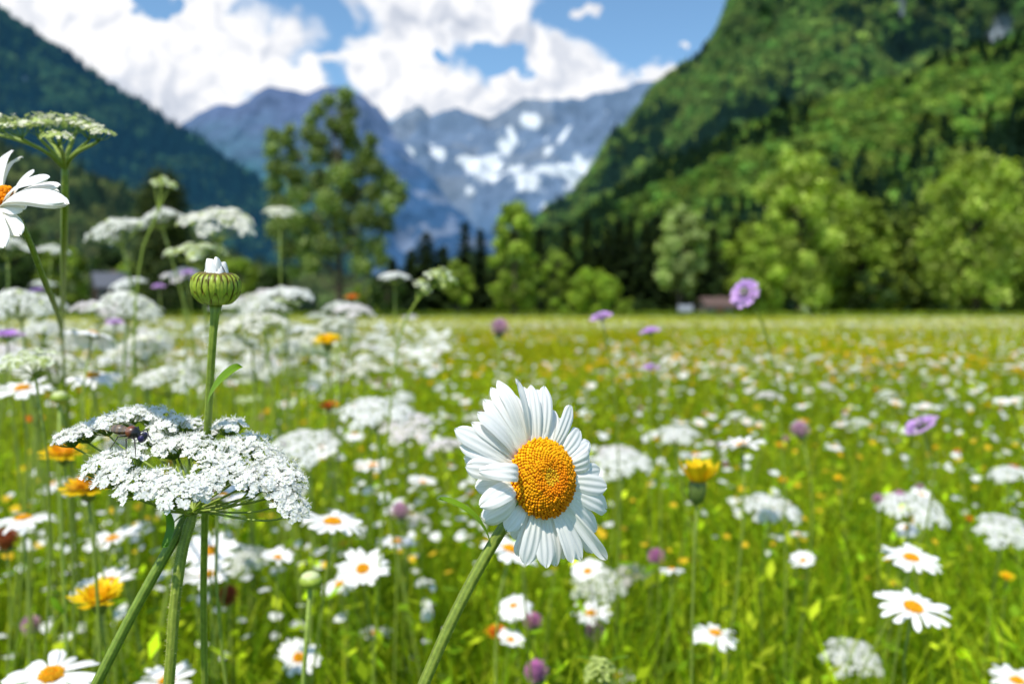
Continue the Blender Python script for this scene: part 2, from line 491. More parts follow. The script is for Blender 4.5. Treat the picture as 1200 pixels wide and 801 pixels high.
Y1, Y2, O1 = (.92, .66, .01), (.90, .52, .01), (.88, .38, .01)
YELLOW = [(proto('corolla', strap_head(20, .014, .0036, 3, (Y1, Y1, Y2), 5, M_yellow, (.35, 1.1))), proto('calyx', cup_mesh(.0045, .009, (.6, .6, .8)))),
          (proto('corolla', strap_head(18, .012, .0034, 3, (Y1, Y2, O1), 6, M_yellow, (.1, .9))), proto('calyx', cup_mesh(.004, .008, (.6, .6, .8)))),
          (proto('corolla', strap_head(16, .011, .0034, 3, (O1, (.80, .24, .02), (.6, .12, .01)), 8, M_yellow, (.2, 1.0))), proto('calyx', cup_mesh(.004, .008, (.6, .5, .8)))),
          (proto('corolla', strap_head(22, .014, .0034, 3, (Y1, Y1, Y2), 9, M_yellow, (.95, 1.25))), proto('calyx', cup_mesh(.0045, .011, (.5, .55, .8))))]

# scabious: ring of lilac florets around a pincushion
def scabious(seed):
    r = random.Random(seed); mb = MB()
    for j, (n, rr, L, el) in enumerate(((14, .006, .0095, .1), (12, .0045, .007, .45), (10, .003, .005, .9))):
        for i in range(n):
            a = 2 * math.pi * (i + r.uniform(-.25, .25)) / n
            y = Vector((math.cos(a) * math.cos(el), math.sin(a) * math.cos(el), math.sin(el))); z = Vector((-math.cos(a) * math.sin(el), -math.sin(a) * math.sin(el), math.cos(el)))
            V, Fc = petal_grid(L * r.uniform(.8, 1.15), .005, seed=i + j * 30, nt=4, nw=4, notch=.2, curl=-.1)
            mb.add(xform(V, mat_from(Vector((math.cos(a) * rr, math.sin(a) * rr, .001 * j)), y, z)), Fc, np.array((.74, .46, .84)) * r.uniform(.8, 1.25))
    m2 = MB()
    for i in range(40):
        q = math.sqrt((i + .5) / 40); a = i * 2.4
        V, Fc = ellipsoid((.0042 * q * math.cos(a), .0042 * q * math.sin(a), .0025 + .002 * (1 - q * q)), (.0007,) * 3, 5, 3); m2.add(V, Fc, (.30, .36, .10) if i % 3 else (.55, .38, .65))
    V, Fc = ellipsoid((0, 0, .0015), (.0045, .0045, .0025)); m2.add(V, Fc, (.15, .2, .06))
    return proto('corolla', mb.mesh('corolla', M_lilac)), proto('flower_center', m2.mesh('flower_center', M_disc)), proto('calyx', cup_mesh(.004, .004, (.7, .9, 1)))
SCAB = [scabious(3), scabious(9)]

def clover(seed, c1, c2):
    r = random.Random(seed); mb = MB(); N = 70
    for i in range(N):
        t = (i + .5) / N; th = math.acos(1 - 1.75 * t); ph = i * 2.399963
        d = Vector((math.sin(th) * math.cos(ph), math.sin(th) * math.sin(ph), math.cos(th)))
        y = (d + Vector((0, 0, .5))).normalized(); z = d.cross(Vector((0, 0, 1))).cross(y) + Vector((0, 0, .01))
        V, Fc = petal_grid(.0055 * r.uniform(.85, 1.1), .0022, nt=3, nw=2, seed=i, base=.7, fold=.5)
        k = r.uniform(.8, 1.15); mb.add(xform(V, mat_from(Vector((d.x, d.y, d.z)) * .0045 + Vector((0, 0, .006)), y, z)), Fc, (np.array(c1) * (1 - t) + np.array(c2) * t) * k)
    V, Fc = ellipsoid((0, 0, .006), (.005, .005, .006)); mb.add(V, Fc, np.array(c2) * .5)
    return proto('flower_head', mb.mesh('flower_head', M_lilac)), proto('calyx', cup_mesh(.0045, .003, (.8, .9, 1)))
CLOVER = [clover(1, (.80, .28, .62), (.8, .42, .65)), clover(2, (.75, .42, .58), (.7, .5, .55)), clover(3, (.45, .10, .05), (.5, .18, .05))]

# ------------------------------------------------------------------ the large daisy
def pixel_on_plane(px, py, c, n, off):
    o = Vector((0, 0, H)); d = (P(px, py, 1.0) - o); t = ((c + n * off) - o).dot(n) / d.dot(n); return o + d * t

def hero_daisy(name, c, n, tips, Rd, dome, label, N, stem_pts, stem_r, spin=0.0):
    n = n.normalized()
    base = Vector(stem_pts[-1]); root = empty(name, base, label, 'daisy')
    for k, tp in enumerate(tips):
        px, py, off, W, kw = tp; W = W * .98
        tip = pixel_on_plane(px, py, c, n, off)
        v = tip - c; v -= n * v.dot(n); v.normalize()
        b = c + v * Rd * .84 - n * (.0006 + .0004 * (k % 3))
        y = tip - b; L = y.length; y.normalize()
        z = n + v.cross(n) * kw.get('roll', 0.0)
        V, Fc = petal_grid(L, W, bow=kw.get('bow', .06), seed=k + 3, nt=14, nw=20, groove=kw.get('groove', .075), notch=kw.get('notch', .075), curl=kw.get('curl', .05),
                           tipcurl=kw.get('tipcurl', 0.0), fold=kw.get('fold', 0))
        rp = np.random.default_rng(k + 60); st_ = 1 - np.abs(rp.normal(0, .05, 21)); st_[::3] *= .95
        cc = np.repeat(np.tile(st_, 15)[:, None], 3, 1); yy = np.repeat(np.linspace(0, 1, 15), 21)[:, None]
        cc = cc * (1 - .12 * (1 - yy) ** 4 * np.array([.2, .1, 1.5])); br = (rp.random((315, 1)) > .985) & (yy > .85); cc = np.where(br, cc * np.array([.8, .68, .5]), cc)
        mb = MB(); mb.add(V, Fc, cc)
        link('petal', mb.mesh('petal', M_petal), root, Matrix.Translation(-base) @ mat_from(b, y, z))
    Mh = Matrix.LocRotScale(c - base, frame(n, spin), Vector((1, 1, 1)))
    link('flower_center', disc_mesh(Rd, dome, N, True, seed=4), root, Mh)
    mb = MB(); involucre(mb, Rd * .9, .005, (.8, .9, 1)); link('calyx', mb.mesh('calyx', M_stem), root, Mh @ Matrix.Translation((0, 0, -.0016)))
    pts = [Vector(p) for p in stem_pts]
    fine = []
    for i in range(len(pts) - 1):
        for k in range(6): fine.append(pts[i].lerp(pts[i + 1], k / 6) - base)
    fine.append(pts[-1] - base)
    for _ in range(8): fine = [fine[0]] + [(fine[i - 1] + fine[i] * 2 + fine[i + 1]) / 4 for i in range(1, len(fine) - 1)] + [fine[-1]]
    link('stem', stem_mesh(fine, stem_r, 14, ridges=.09, hairs=500, hair_len=.0004), root)
    return root

D0 = .217
hn = Vector((.56, -.80, .24)).normalized()
hc = P(636, 560, D0)
T = [  # tip pixel, offset along the facing normal, width, shape
    (575, 453, -.002, .0050, dict(bow=.10)), (587, 444, .001, .0048, dict(bow=.06, tipcurl=.1)), (603, 443, .003, .0034, dict(roll=.4, fold=.3)),
    (594, 456, -.004, .0052, {}), (622, 450, .000, .0042, dict(roll=-.2)), (638, 451, -.002, .0050, dict(bow=.08)), (613, 452, -.005, .0050, {}),
    (650, 480, -.005, .0044, {}), (670, 474, -.002, .0050, dict(roll=.2)), (680, 503, -.004, .0054, dict(bow=.08)), (660, 490, -.006, .005, {}),
    (697, 535, -.001, .0056, dict(bow=.14, tipcurl=.25, roll=.35)), (692, 518, -.006, .0050, {}), (712, 570, -.002, .0060, dict(bow=.04)), (717, 597, -.004, .0060, dict(bow=.06, tipcurl=.1)),
    (700, 622, -.006, .0052, {}), (710, 655, -.003, .0036, dict(fold=.5, roll=.5)), (696, 648, -.006, .005, {}), (682, 656, -.002, .0054, dict(bow=.02)), (662, 655, -.004, .0056, {}), (641, 666, -.001, .0062, dict(bow=.03, notch=.1)),
    (616, 663, -.002, .0062, dict(bow=.05, notch=.1)), (627, 655, -.005, .0054, {}), (602, 632, -.005, .0050, dict(bow=.12)), (593, 622, -.002, .0048, dict(roll=.4, bow=.12)),
    (568, 610, .000, .0064, dict(bow=.16, curl=.25, roll=-.3)), (569, 588, .004, .0056, dict(bow=.20, tipcurl=.2, roll=.3)), (578, 551, .007, .0048, dict(bow=.26, tipcurl=.35)),
    (545, 546, -.001, .0056, dict(bow=.10, roll=-.15)), (532, 502, -.002, .0056, dict(bow=.07)), (553, 508, -.004, .0054, {}), (543, 535, -.005, .005, {}), (559, 482, .001, .0048, dict(bow=.10, roll=.25)), (566, 467, -.002, .0050, dict(bow=.08)),
    (556, 570, -.005, .0050, dict(bow=.1)), (585, 480, -.006, .005, {}), (630, 455, -.004, .0042, {}), (552, 494, -.001, .0042, dict(roll=.2)), (538, 522, -.003, .0044, dict(bow=.1)), (670, 660, -.001, .0042, dict(fold=.2)), (652, 664, -.003, .005, {}), (606, 652, -.004, .0046, {}), (690, 518, -.003, .0042, dict(roll=-.3)), (704, 550, -.004, .0048, {}), (566, 600, -.003, .0046, dict(bow=.12)),
]
gx = P(470, 860, .222)
hero = hero_daisy('daisy', hc, hn, T, .0108, .0050,
    'large white daisy with big orange centre on a thick leaning stem, sharply in focus', 740,
    [hc - hn * .004, P(598, 606, D0 + .006), P(583, 628, D0 + .006), P(553, 680, D0 + .006), P(522, 742, D0 + .005), P(497, 801, D0 + .005), gx + Vector((0, .0, 0)), Vector((gx.x - .03, gx.y - .02, .25)), Vector((gx.x - .045, gx.y - .04, 0))],
    [.0012, .0013] + [.00155] * 47)
hb = hero.location.copy()
def leaf_mesh(p0, p1, W, up, bow=.1, name='leaf', col=(1, 1, 1), base=.25):
    y = p1 - p0; V, Fc = petal_grid(y.length, W, bow=bow, groove=.08, notch=0, nt=10, nw=6, base=base, fold=.35, seed=2)
    mb = MB(); mb.add(xform(V, mat_from(p0, y, up)), Fc, col); return mb.mesh(name, M_leaf)
link('leaf', leaf_mesh(P(576, 640, D0 + .005) - hb, P(513, 585, D0 - .001) - hb, .0030, Vector((.3, -.3, .8)), bow=.16, col=(1.5, 1.35, 1)), hero)

# ------------------------------------------------------------------ daisy at the edge, up by the umbels
c2 = P(-8, 238, .246); n2 = Vector((-.42, -.58, .70)).normalized()
T2 = [(12, 176, .002, .0055, {}), (-8, 172, 0, .0055, {}), (40, 198, .001, .0055, dict(bow=.08)), (58, 208, .002, .005, dict(bow=.08)), (71, 217, -.001, .0048, {}), (70, 225, -.003, .0045, dict(roll=.3)),
      (81, 239, -.001, .0055, dict(bow=.05)), (78, 236, .001, .005, {}), (28, 246, -.001, .005, {}), (24, 276, -.004, .0055, {}), (5, 290, -.002, .0055, {}), (-20, 300, 0, .0055, {}), (-50, 296, 0, .0055, {}),
      (-72, 270, 0, .0055, {}), (-80, 245, 0, .0055, {}), (-80, 220, 0, .0055, {}), (-66, 200, 0, .0055, {}), (-48, 183, 0, .0055, {}), (-28, 174, 0, .0055, {}), (25, 184, -.002, .005, {}), (50, 222, -.004, .005, {})]
s2 = P(75, 370, .25)
hero_daisy('daisy', c2, n2, [(a, b, o * 1.2, w_ * 1.15, k_) for a, b, o, w_, k_ in T2], .0069, .0033, 'white daisy cut by the frame, high beside the flat greenish umbel', 150,
    [c2 - n2 * .003, P(18, 248, .254), P(34, 280, .260), P(52, 330, .275), P(64, 356, .30), P(70, 378, .45), P(74, 400, .7), Vector((P(74, 400, .9).x, .95, 0))], [.0009] * 43)

# ------------------------------------------------------------------ bud beside it
bc = P(253, 333, .232); bn = Vector((.06, -.12, 1)).normalized()
bb = Vector((P(237, 801, .30).x, P(237, 801, .30).y + .02, 0))
bud = empty('daisy_bud', bb, 'closed daisy bud with white petal tips above striped green scales', 'flower bud')
Mb = Matrix.LocRotScale(bc - bb, frame(bn, .2), Vector((.9, .9, .95)))
mb = MB()
prof = [(.0016, -.0062), (.0042, -.0058), (.0064, -.0035), (.0073, -.0004), (.0068, .0022), (.0052, .0034), (.003, .0038)]
nu = 24; V = []; Fc = []
for q, z in prof:
    for k in range(nu): V.append((q * math.cos(2 * math.pi * k / nu), q * math.sin(2 * math.pi * k / nu), z))
for j in range(len(prof) - 1):
    for k in range(nu): Fc.append((j * nu + k, j * nu + (k + 1) % nu, (j + 1) * nu + (k + 1) % nu, (j + 1) * nu + k))
mb.add(V, Fc, (.6, .35, .3))
def onprof(t):
    t = t * (len(prof) - 1); i = min(int(t), len(prof) - 2); f = t - i
    return prof[i][0] * (1 - f) + prof[i + 1][0] * f, prof[i][1] * (1 - f) + prof[i + 1][1] * f
for row, (t0, t1, n, off) in enumerate(((.02, .42, 13, 0), (.12, .66, 19, .5), (.3, .9, 23, .2))):
    for i in range(n):
        a = 2 * math.pi * (i + off) / n; V = []; Fc = []; cc = []
        for j in range(7):
            t = t0 + (t1 - t0) * j / 6; q, z = onprof(t); w = math.sin(math.pi * min(.98, (.18 + .82 * j / 6))) ** .6 * .40 * math.pi * 2 / n * 1.08
            for s in (-1, -.72, 0, .72, 1):
                aa = a + s * w; qq = q + .00028 * (3 - row) * .5 + .0003 * (1 - abs(s)) + .0002
                V.append((qq * math.cos(aa), qq * math.sin(aa), z))
                cc.append(((.62, .30, .2) if j >= 3 else (.95, .85, .5)) if (abs(s) == 1 or j == 6) else ((1.5, 1.35, .8) if s == 0 else (1.15, 1.2, .7)))
        for j in range(6):
            for k in range(4): b = j * 5 + k; Fc.append((b, b + 1, b + 6, b + 5))
        mb.add(V, Fc, np.array(cc))
link('calyx', mb.mesh('calyx', M_stem), bud, Mb)
for i in range(11):
    a = i * 2.4; q = .0044 * math.sqrt((i + .5) / 11); y = Vector((-math.cos(a) * .28 * (q / .005) + rnd.uniform(-.15, .15), -math.sin(a) * .28 * (q / .005), 1))
    mb = MB(); V, Fc = petal_grid(.0066 * rnd.uniform(.45, 1.15) * (1.2 - q * 100), .0044, bow=.06, nt=8, nw=6, base=1, seed=i, curl=.4); V[:, 0] *= 1.15 - .75 * V[:, 1] / V[:, 1].max(); mb.add(V, Fc)
    link('petal', mb.mesh('petal', M_petal), bud, Mb @ mat_from(Vector((math.cos(a) * q, math.sin(a) * q, .0022)), y, Vector((math.cos(a), math.sin(a), .1))))
sp_ = [bb, Vector((bb.x, bb.y - .01, .25)), P(238, 760, .29), P(239, 640, .268), P(243, 500, .242), P(249, 400, .233), bc - bn * .0058]
sf = []
for i in range(len(sp_) - 1):
    for k in range(4): sf.append(sp_[i].lerp(sp_[i + 1], k / 4) - bb)
sf.append(sp_[-1] - bb)
for _ in range(3): sf = [sf[0]] + [(sf[i - 1] + sf[i] * 2 + sf[i + 1]) / 4 for i in range(1, len(sf) - 1)] + [sf[-1]]
link('stem', stem_mesh(sf, [.00115] * (len(sf) - 3) + [.0012, .0014, .0019], 12, ridges=.08, hairs=350, hair_len=.0003, col=(1.1, 1.1, 1)), bud)
link('leaf', leaf_mesh(P(243, 472, .2355) - bb, P(285, 430, .228) - bb, .0042, Vector((-.5, -.6, .5)), bow=.1, col=(1.3, 1.2, 1), base=.6), bud)

# ------------------------------------------------------------------ the large umbel and the fly on it
jn = P(226, 600, .222)
ub = Vector((P(180, 801, .23).x - .005, P(180, 801, .23).y + .01, 0))
umb = empty('flower_umbel', ub, 'large white lacy umbel with a fly on it, sharply in focus', 'umbel flower')
U = [(80, 508, .236, 5.0), (97, 501, .238, 5.6), (121, 491, .240, 6), (149, 481, .247, 6), (178, 482, .250, 6), (197, 492, .246, 6), (216, 494, .250, 5.5),
     (117, 540, .216, 6.2), (146, 534, .220, 6.2), (128, 553, .210, 5.4), (158, 563, .207, 6), (184, 562, .208, 5.6), (208, 574, .204, 6), (222, 514, .234, 6.4), (245, 524, .226, 6.6),
     (268, 494, .246, 5.4), (293, 512, .238, 6.6), (254, 547, .217, 6.6), (281, 540, .222, 6.6), (313, 526, .234, 6.6), (330, 542, .228, 6.4), (313, 556, .220, 6.2), (334, 572, .220, 6), (344, 590, .218, 5.2), (341, 556, .223, 5.2), (296, 560, .216, 5.2), (236, 568, .210, 5), (200, 518, .236, 6), (178, 508, .243, 5.6), (270, 520, .234, 6), (242, 502, .252, 5)]
ax = Vector((-.12, -.45, .9)).normalized(); cen = P(215, 540, .224)
for i, (px, py, d, rr) in enumerate(U):
    c = P(px, py, d); v = c - jn; nrm = (v.normalized() * (.5 if py > 530 or px > 300 else .22) + Vector((0, -.42, 1)) * .75).normalized()
    rr *= .001 * .98
    b = c - nrm * rr * .95
    ray = link('ray', ray_mesh(jn - ub, b - ub, .00042, Vector((0, 0, 1)), sag=.004 if py > 550 or px > 290 else .001, n=6, seg=8), umb)
    o = link('umbellet', umbellet_mesh(rr * .97, 46, .00112, 200 + i, True, dome=.25), ray, Matrix.LocRotScale(b - ub, frame(nrm, i * 1.3), Vector((1, 1, 1))))
for i in range(9):   # thin bracts under the joint
    a = i * .7; d = Vector((math.cos(a), math.sin(a), -.25 + .3 * (i % 3))); L = .006 + .004 * (i % 2)
    link('bract', leaf_mesh(jn - ub, jn + d * L - ub, .0008, Vector((0, 0, 1)), col=(1.2, 1.1, 1)), umb)
def smooth_pts(ctrl, k=5, it=3):
    s = []
    for i in range(len(ctrl) - 1):
        for q in range(k): s.append(ctrl[i].lerp(ctrl[i + 1], q / k))
    s.append(ctrl[-1])
    for _ in range(it): s = [s[0]] + [(s[i - 1] + s[i] * 2 + s[i + 1]) / 4 for i in range(1, len(s) - 1)] + [s[-1]]
    return s
st = smooth_pts([ub, P(192, 860, .222) * 1, P(199, 790, .219), P(205, 700, .219), P(214, 640, .220), jn])
st[0] = ub
link('stem', stem_mesh([p - ub for p in st], [.00145] * (len(st) - 3) + [.0016, .0014, .0012], 16, ridges=.07, hairs=900, hair_len=.00065, col=(1.15, 1.1, 1)), umb)
link('leaf', leaf_mesh(P(190, 592, .216) - ub, P(197, 640, .215) - ub, .0045, Vector((-.6, -.7, .2)), bow=-.2, col=(.7, .9, 1), base=.5), umb)
# second, bare stem that crosses it
vb = Vector((P(60, 900, .24).x, P(60, 900, .24).y, 0))
v2 = smooth_pts([vb, P(88, 850, .222), P(113, 801, .219), P(150, 728, .219), P(190, 656, .2195), P(212, 618, .221), P(222, 600, .224), P(232, 570, .232)])
um2 = empty('plant_stalk', vb, 'grooved green stalk slanting up to the joint below the large umbel', 'plant stalk')
link('stem', stem_mesh([p - vb for p in v2], .0013, 16, ridges=.12, hairs=250, hair_len=.0004, col=(.9, 1, 1)), um2)
mb = MB(); V, Fc = ellipsoid((0, 0, 0), (.0019, .0019, .003), 12, 8); mb.add(V, Fc, (.95, 1, 1)); link('bud', mb.mesh('bud', M_stem), um2, Matrix.Translation(P(232, 570, .232) - vb))

# the fly
M_fly = leafmat('fly_body', (1, 1, 1), 0, .35, spec=.5)
fb = P(153, 508, .208)
fx = (P(172, 517, .212) - P(133, 505, .212)).normalized(); fz = Vector((.1, -.45, .9)); fz = (fz - fx * fz.dot(fx)).normalized()
Mf = mat_from(Vector((0, 0, 0)), fx, fz) @ Matrix.Scale(1.08, 4)           # +Y = head direction
fly = empty('fly', fb, 'small dark fly with rusty brown back standing on the white umbel', 'fly')
mb = MB()
segs = [(-.0050, .0002, -.0004, 0), (-.0047, .0006, -.0003, 0), (-.0040, .0010, 0, 1), (-.0034, .0012, .0001, 0), (-.0028, .0013, .0002, 1), (-.0021, .0013, .0003, 0), (-.0015, .0011, .0003, 1), (-.0010, .0008, .0003, 0),
        (-.0006, .0012, .0005, 2), (.0001, .0016, .0006, 2), (.0009, .0016, .0006, 3), (.0016, .0012, .0004, 3), (.0020, .0006, .0001, 3), (.0023, .0009, 0, 3), (.0029, .0013, -.0001, 3), (.0035, .0011, -.0002, 3), (.0039, .0004, -.0003, 3)]
V, Fc = tube([Vector((0, y, z)) for y, r, z, c in segs], [r for y, r, z, c in segs], 14)
pc = [(.02, .012, .01), (.16, .08, .02), (.20, .055, .018), (.02, .018, .02)]
mb.add(V, Fc, np.repeat(np.array([pc[c] for *_, c in segs]), 14, 0))
link('body', mb.mesh('body', M_fly), fly, Mf)
for s in (-1, 1):
    mb = MB(); V, Fc = ellipsoid((s * .0008, .0031, .0001), (.0007, .0008, .0010)); mb.add(V, Fc, (.03, .02, .09)); link('eye', mb.mesh('eye', M_fly), fly, Mf)
    mb = MB(); V, Fc = tube([Vector((s * .0003, .0038, .0003)), Vector((s * .0005, .0046, .0006))], .00012, 4); mb.add(V, Fc, (.02, .02, .02)); link('antenna', mb.mesh('antenna', M_fly), fly, Mf)
    for k, (y0, y1, y2) in enumerate(((.0014, .0026, .0034), (.0007, .0004, .0010), (.0000, -.0016, -.0030))):
        mb = MB(); V, Fc = tube([Vector((s * .001, y0, 0)), Vector((s * .0026, y1, .0005)), Vector((s * .0030, (y1 + y2) / 2, -.0016)), Vector((s * .0035, y2, -.0032))], [.00022, .00018, .00013, .00009], 5)
        mb.add(V, Fc, (.04, .03, .03)); link('leg', mb.mesh('leg', M_fly), fly, Mf)
M_wing = bpy.data.materials.new('fly_wing'); M_wing.use_nodes = True
pbw = M_wing.node_tree.nodes['Principled BSDF']; pbw.inputs['Base Color'].default_value = (.55, .5, .45, 1); pbw.inputs['Alpha'].default_value = .14; pbw.inputs['Roughness'].default_value = .25
for s in (-1, 1):
    mb = MB(); V, Fc = petal_grid(.0068, .0024, nt=8, nw=4, groove=.02, notch=0, base=.3, seed=1); mb.add(V, Fc)
    link('wing', mb.mesh('wing', M_wing), fly, Mf @ mat_from(Vector((s * .0009, .0004, .0019)), Vector((s * .17, -1, -.03)), Vector((s * .35, 0, 1))))

# ------------------------------------------------------------------ flat greenish umbel, upper corner
jg = P(76, 198, .33); gb = Vector((P(70, 400, .95).x, 1.0, 0))
gu = empty('flower_umbel', gb, 'flat greenish white umbel seen from the side above the cut daisy', 'umbel flower')
for i, (px, py, d, rr) in enumerate(((-22, 140, .34, 8), (2, 143, .33, 8), (22, 148, .31, 8), (42, 146, .32, 8), (46, 141, .35, 8), (66, 142, .34, 8), (68, 160, .29, 6), (88, 145, .33, 8), (106, 150, .32, 8), (116, 155, .31, 6), (90, 143, .36, 7))):
    c = P(px, py, d); nrm = ((c - jg).normalized() * .4 + Vector((0, 0, 1))).normalized(); rr *= .00085; b = c - nrm * rr * .7
    ray = link('ray', ray_mesh(jg - gb, b - gb, .0009, n=6), gu)
    link('umbellet', umbellet_mesh(rr, 36, .0013, 300 + i, tint=(.95, .93, .75), green=.55, dome=.1), ray, Matrix.LocRotScale(b - gb, frame(nrm, i), Vector((1, 1, 1))))
link('stem', stem_mesh([p - gb for p in smooth_pts([gb, P(72, 400, .85), P(74, 345, .50), P(75, 290, .36), P(76, 240, .333), jg])], .0014, 10, ridges=.08, col=(1.1, 1.1, 1)), gu)

# ------------------------------------------------------------------ the flowers one can point at
SUN = Vector((-.24, -.46, .86)).normalized()
def up_normal(tilt=.35, bias=.45):
    return (Vector((rnd.uniform(-tilt, tilt), rnd.uniform(-tilt, tilt), 1)) + SUN * bias).normalized()

def daisy_at(px, py, w, label, normal=None, v=None, size=.045):
    d = size * F / w; p = P(px, py, d)
    v = rnd.randrange(3) if v is None else v; s = DAISY_SETS[v]; sc = size / .047
    nrm = normal or up_normal(.3)
    return place_flower('daisy', p, nrm, list(s[0]) + [s[2], s[3]], sc, label, 'daisy', stem_n=7)
def N_(v): return Vector((v[0], v[1] * .65, v[2]))
for a in [
    (60, 790, 112, 'white daisy at the bottom beside the slanting stalk, largest of the blurred ones', N_((.1, -.35, .9))),
    (195, 797, 72, 'white daisy cut by the bottom edge under the hairy umbel stem', N_((0, -.2, 1))),
    (350, 770, 58, 'white daisy with yellow eye next to a lone small bud stalk', N_((.2, -.6, .75))),
    (425, 666, 66, 'white daisy with open yellow eye, right above two plain white heads', N_((0, -.65, .75))),
    (398, 684, 50, 'smaller white daisy overlapping the rim of an open yellow eyed daisy', N_((-.2, -.2, 1))),
    (440, 741, 42, 'plain white daisy seen flat, below the open yellow eyed daisy', N_((0, .1, 1))),
    (484, 776, 36, 'small white daisy left of the large thick stem at the bottom', N_((0, -.4, 1))),
    (127, 680, 68, 'white daisy above a yellow flower, left of the slanting stalk', N_((-.1, -.15, 1))),
    (246, 645, 68, 'upper of two white daisies behind the stems of the large umbel', N_((.1, -.5, .8))),
    (243, 673, 62, 'lower of two white daisies behind the stems of the large umbel', N_((0, -.35, .9))),
    (390, 611, 82, 'wide white daisy seen edge on, right of the large umbel', N_((.12, -.1, 1))),
    (465, 634, 52, 'white daisy seen edge on, left of the large daisy stem', N_((0, 0, 1))),
    (256, 582, 104, 'white daisy half hidden below the rays of the large umbel', N_((.1, .1, 1))),
    (27, 607, 72, 'white daisy near the frame edge above a rusty flower head', N_((-.1, .0, 1))),
    (132, 631, 66, 'narrow white daisy seen edge on below the large umbel', N_((-.2, -.1, 1))),
    (437, 545, 46, 'small white daisy between the large umbel and the large daisy', N_((0, -.1, 1))),
    (692, 718, 52, 'white daisy just below the large daisy, a little to the right', N_((0, -.2, 1))),
    (838, 741, 60, 'loose white daisy below the cup shaped yellow flower', N_((.1, -.1, 1))),
    (1068, 653, 72, 'upper of the two large white daisies in the lower right', N_((0, -.35, 1))),
    (1070, 711, 90, 'lower and larger of the two white daisies in the lower right', N_((.1, -.4, .9))),
    (870, 521, 62, 'flat white daisy beside pale umbels, above the small cream umbel', N_((-.1, .05, 1))),
    (1192, 797, 66, 'white daisy cut by the corner of the frame', N_((0, -.2, 1))),
    (598, 643, 76, 'white daisy hidden behind the lower petals of the large daisy', N_((.3, -.1, .9))),
    (610, 590, 70, 'white daisy directly behind the large daisy', N_((0, -.1, 1))),
    (108, 440, 66, 'white daisy with orange centre low behind the green budded umbel', N_((0, -.3, 1))),
    (26, 455, 70, 'white daisy with orange centre behind the thin stem of the budded umbel', N_((0, -.3, 1))),
    (725, 792, 44, 'white daisy at the bottom beside the green seed head', N_((0, -.2, 1))),
    (815, 532, 40, 'small white daisy right above the cup shaped yellow flower', N_((0, 0, 1))),
]: daisy_at(*a)
daisy_at(108, 392, 68, 'white daisy seen from below, greenish cup showing, among the pale umbels', N_((.05, .55, .75)), 4)

def umbel_at(px, py, w, label, v=0, normal=None, size=.075, cat='umbel flower'):
    d = size * F / w; sc = size / .078; nrm = Vector(normal or (rnd.uniform(-.15, .15), rnd.uniform(-.25, .05), 1)).normalized()
    p = P(px, py, d) - nrm * .024 * sc
    return place_flower('flower_umbel', p, nrm, UMBEL_SETS[v][0], sc, label, cat, stem_r=.0014 * sc, stem_n=7)
for a in [
    (335, 342, 72, 'white umbel standing alone against dark trees beside the bud'),
    (255, 256, 104, 'broad cream umbel raised in front of the blue mountain', 4, (.1, -.35, 1), .09),
    (186, 252, 62, 'tilted white umbel in front of the round dark tree', 1, (-.25, -.1, 1)),
    (135, 266, 84, 'long tilted white umbel left of the round dark tree', 1, (-.3, -.1, 1), .08),
    (329, 247, 46, 'small white umbel beside the tall lone tree', 4, (.1, -.2, 1), .05),
    (232, 292, 90, 'greenish umbel just under the broad cream one', 3, (0, -.3, 1), .08),
    (462, 322, 42, 'small white umbel in front of the trees, right of the tall tree', 0, (0, -.1, 1), .05),
    (414, 361, 58, 'pinkish white umbel below the rusty flower head', 2, (.15, -.1, 1), .07),
    (380, 389, 62, 'white umbel at the meadow edge beside yellow blooms', 4, (0, -.2, 1)),
    (22, 350, 92, 'white umbel at the frame edge above the lilac flower', 1),
    (150, 352, 88, 'white umbel behind the daisy seen from below', 1),
    (8, 285, 70, 'white umbel at the frame edge under the cut daisy', 1),
    (215, 320, 60, 'pale umbel touched by lilac, left of the bud', 2),
    (62, 292, 44, 'small white umbel between the cut daisy and the tilted umbels', 1, None, .05),
    (272, 400, 70, 'white umbel right of the bud stem', 1), (310, 372, 70, 'greenish white umbel under the lone white one', 3),
    (170, 400, 80, 'white umbel right of the daisy seen from below', 1), (195, 440, 90, 'pale wide umbel above the fly', 1), (60, 425, 95, 'whitish umbel behind the budded green one', 4),
    (440, 478, 96, 'wide white umbel left of the large daisy', 0, (0, -.3, 1)), (475, 496, 84, 'pink tinged umbel touching the wide white one', 2, (0, -.3, 1)),
    (355, 516, 96, 'white umbel partly behind the right rim of the large umbel', 0, (-.1, -.3, 1)),
    (520, 519, 58, 'pinkish umbel just left of the large daisy', 2), (485, 606, 44, 'small pink tinged umbel by the leaf of the large daisy', 2, None, .055),
    (730, 538, 78, 'white umbel right behind the large daisy petals', 0, (0, -.35, 1)), (790, 505, 66, 'white umbel between the large daisy and the flat white daisy', 0),
    (700, 680, 76, 'white umbel below right of the large daisy', 1, (0, -.4, 1)), (740, 668, 60, 'pale umbel right of the one below the large daisy', 2),
    (905, 592, 78, 'cream umbel right of the cup shaped yellow flower', 0, (.1, -.3, 1)),
    (1070, 590, 82, 'rounded white umbel below the slender scabious', 0, (0, -.35, 1)), (1180, 617, 78, 'rounded white umbel at the right frame edge', 0, (0, -.35, 1)),
    (1180, 552, 52, 'small white umbel at the right frame edge, above the rounded one', 0, None, .06), (1000, 764, 82, 'white domed umbel near the bottom, left of the large lower daisy', 0, (0, -.2, 1)),
    (288, 652, 60, 'lacy white umbel right of the two daisies behind the stems', 1, (0, -.4, 1), .06), (902, 462, 38, 'small pinkish umbel alone in the open meadow', 2, None, .05),
    (300, 428, 70, 'wide pale umbel above the large umbel', 1), (340, 405, 60, 'pale umbel below the greenish white one', 1),
]: umbel_at(*a)
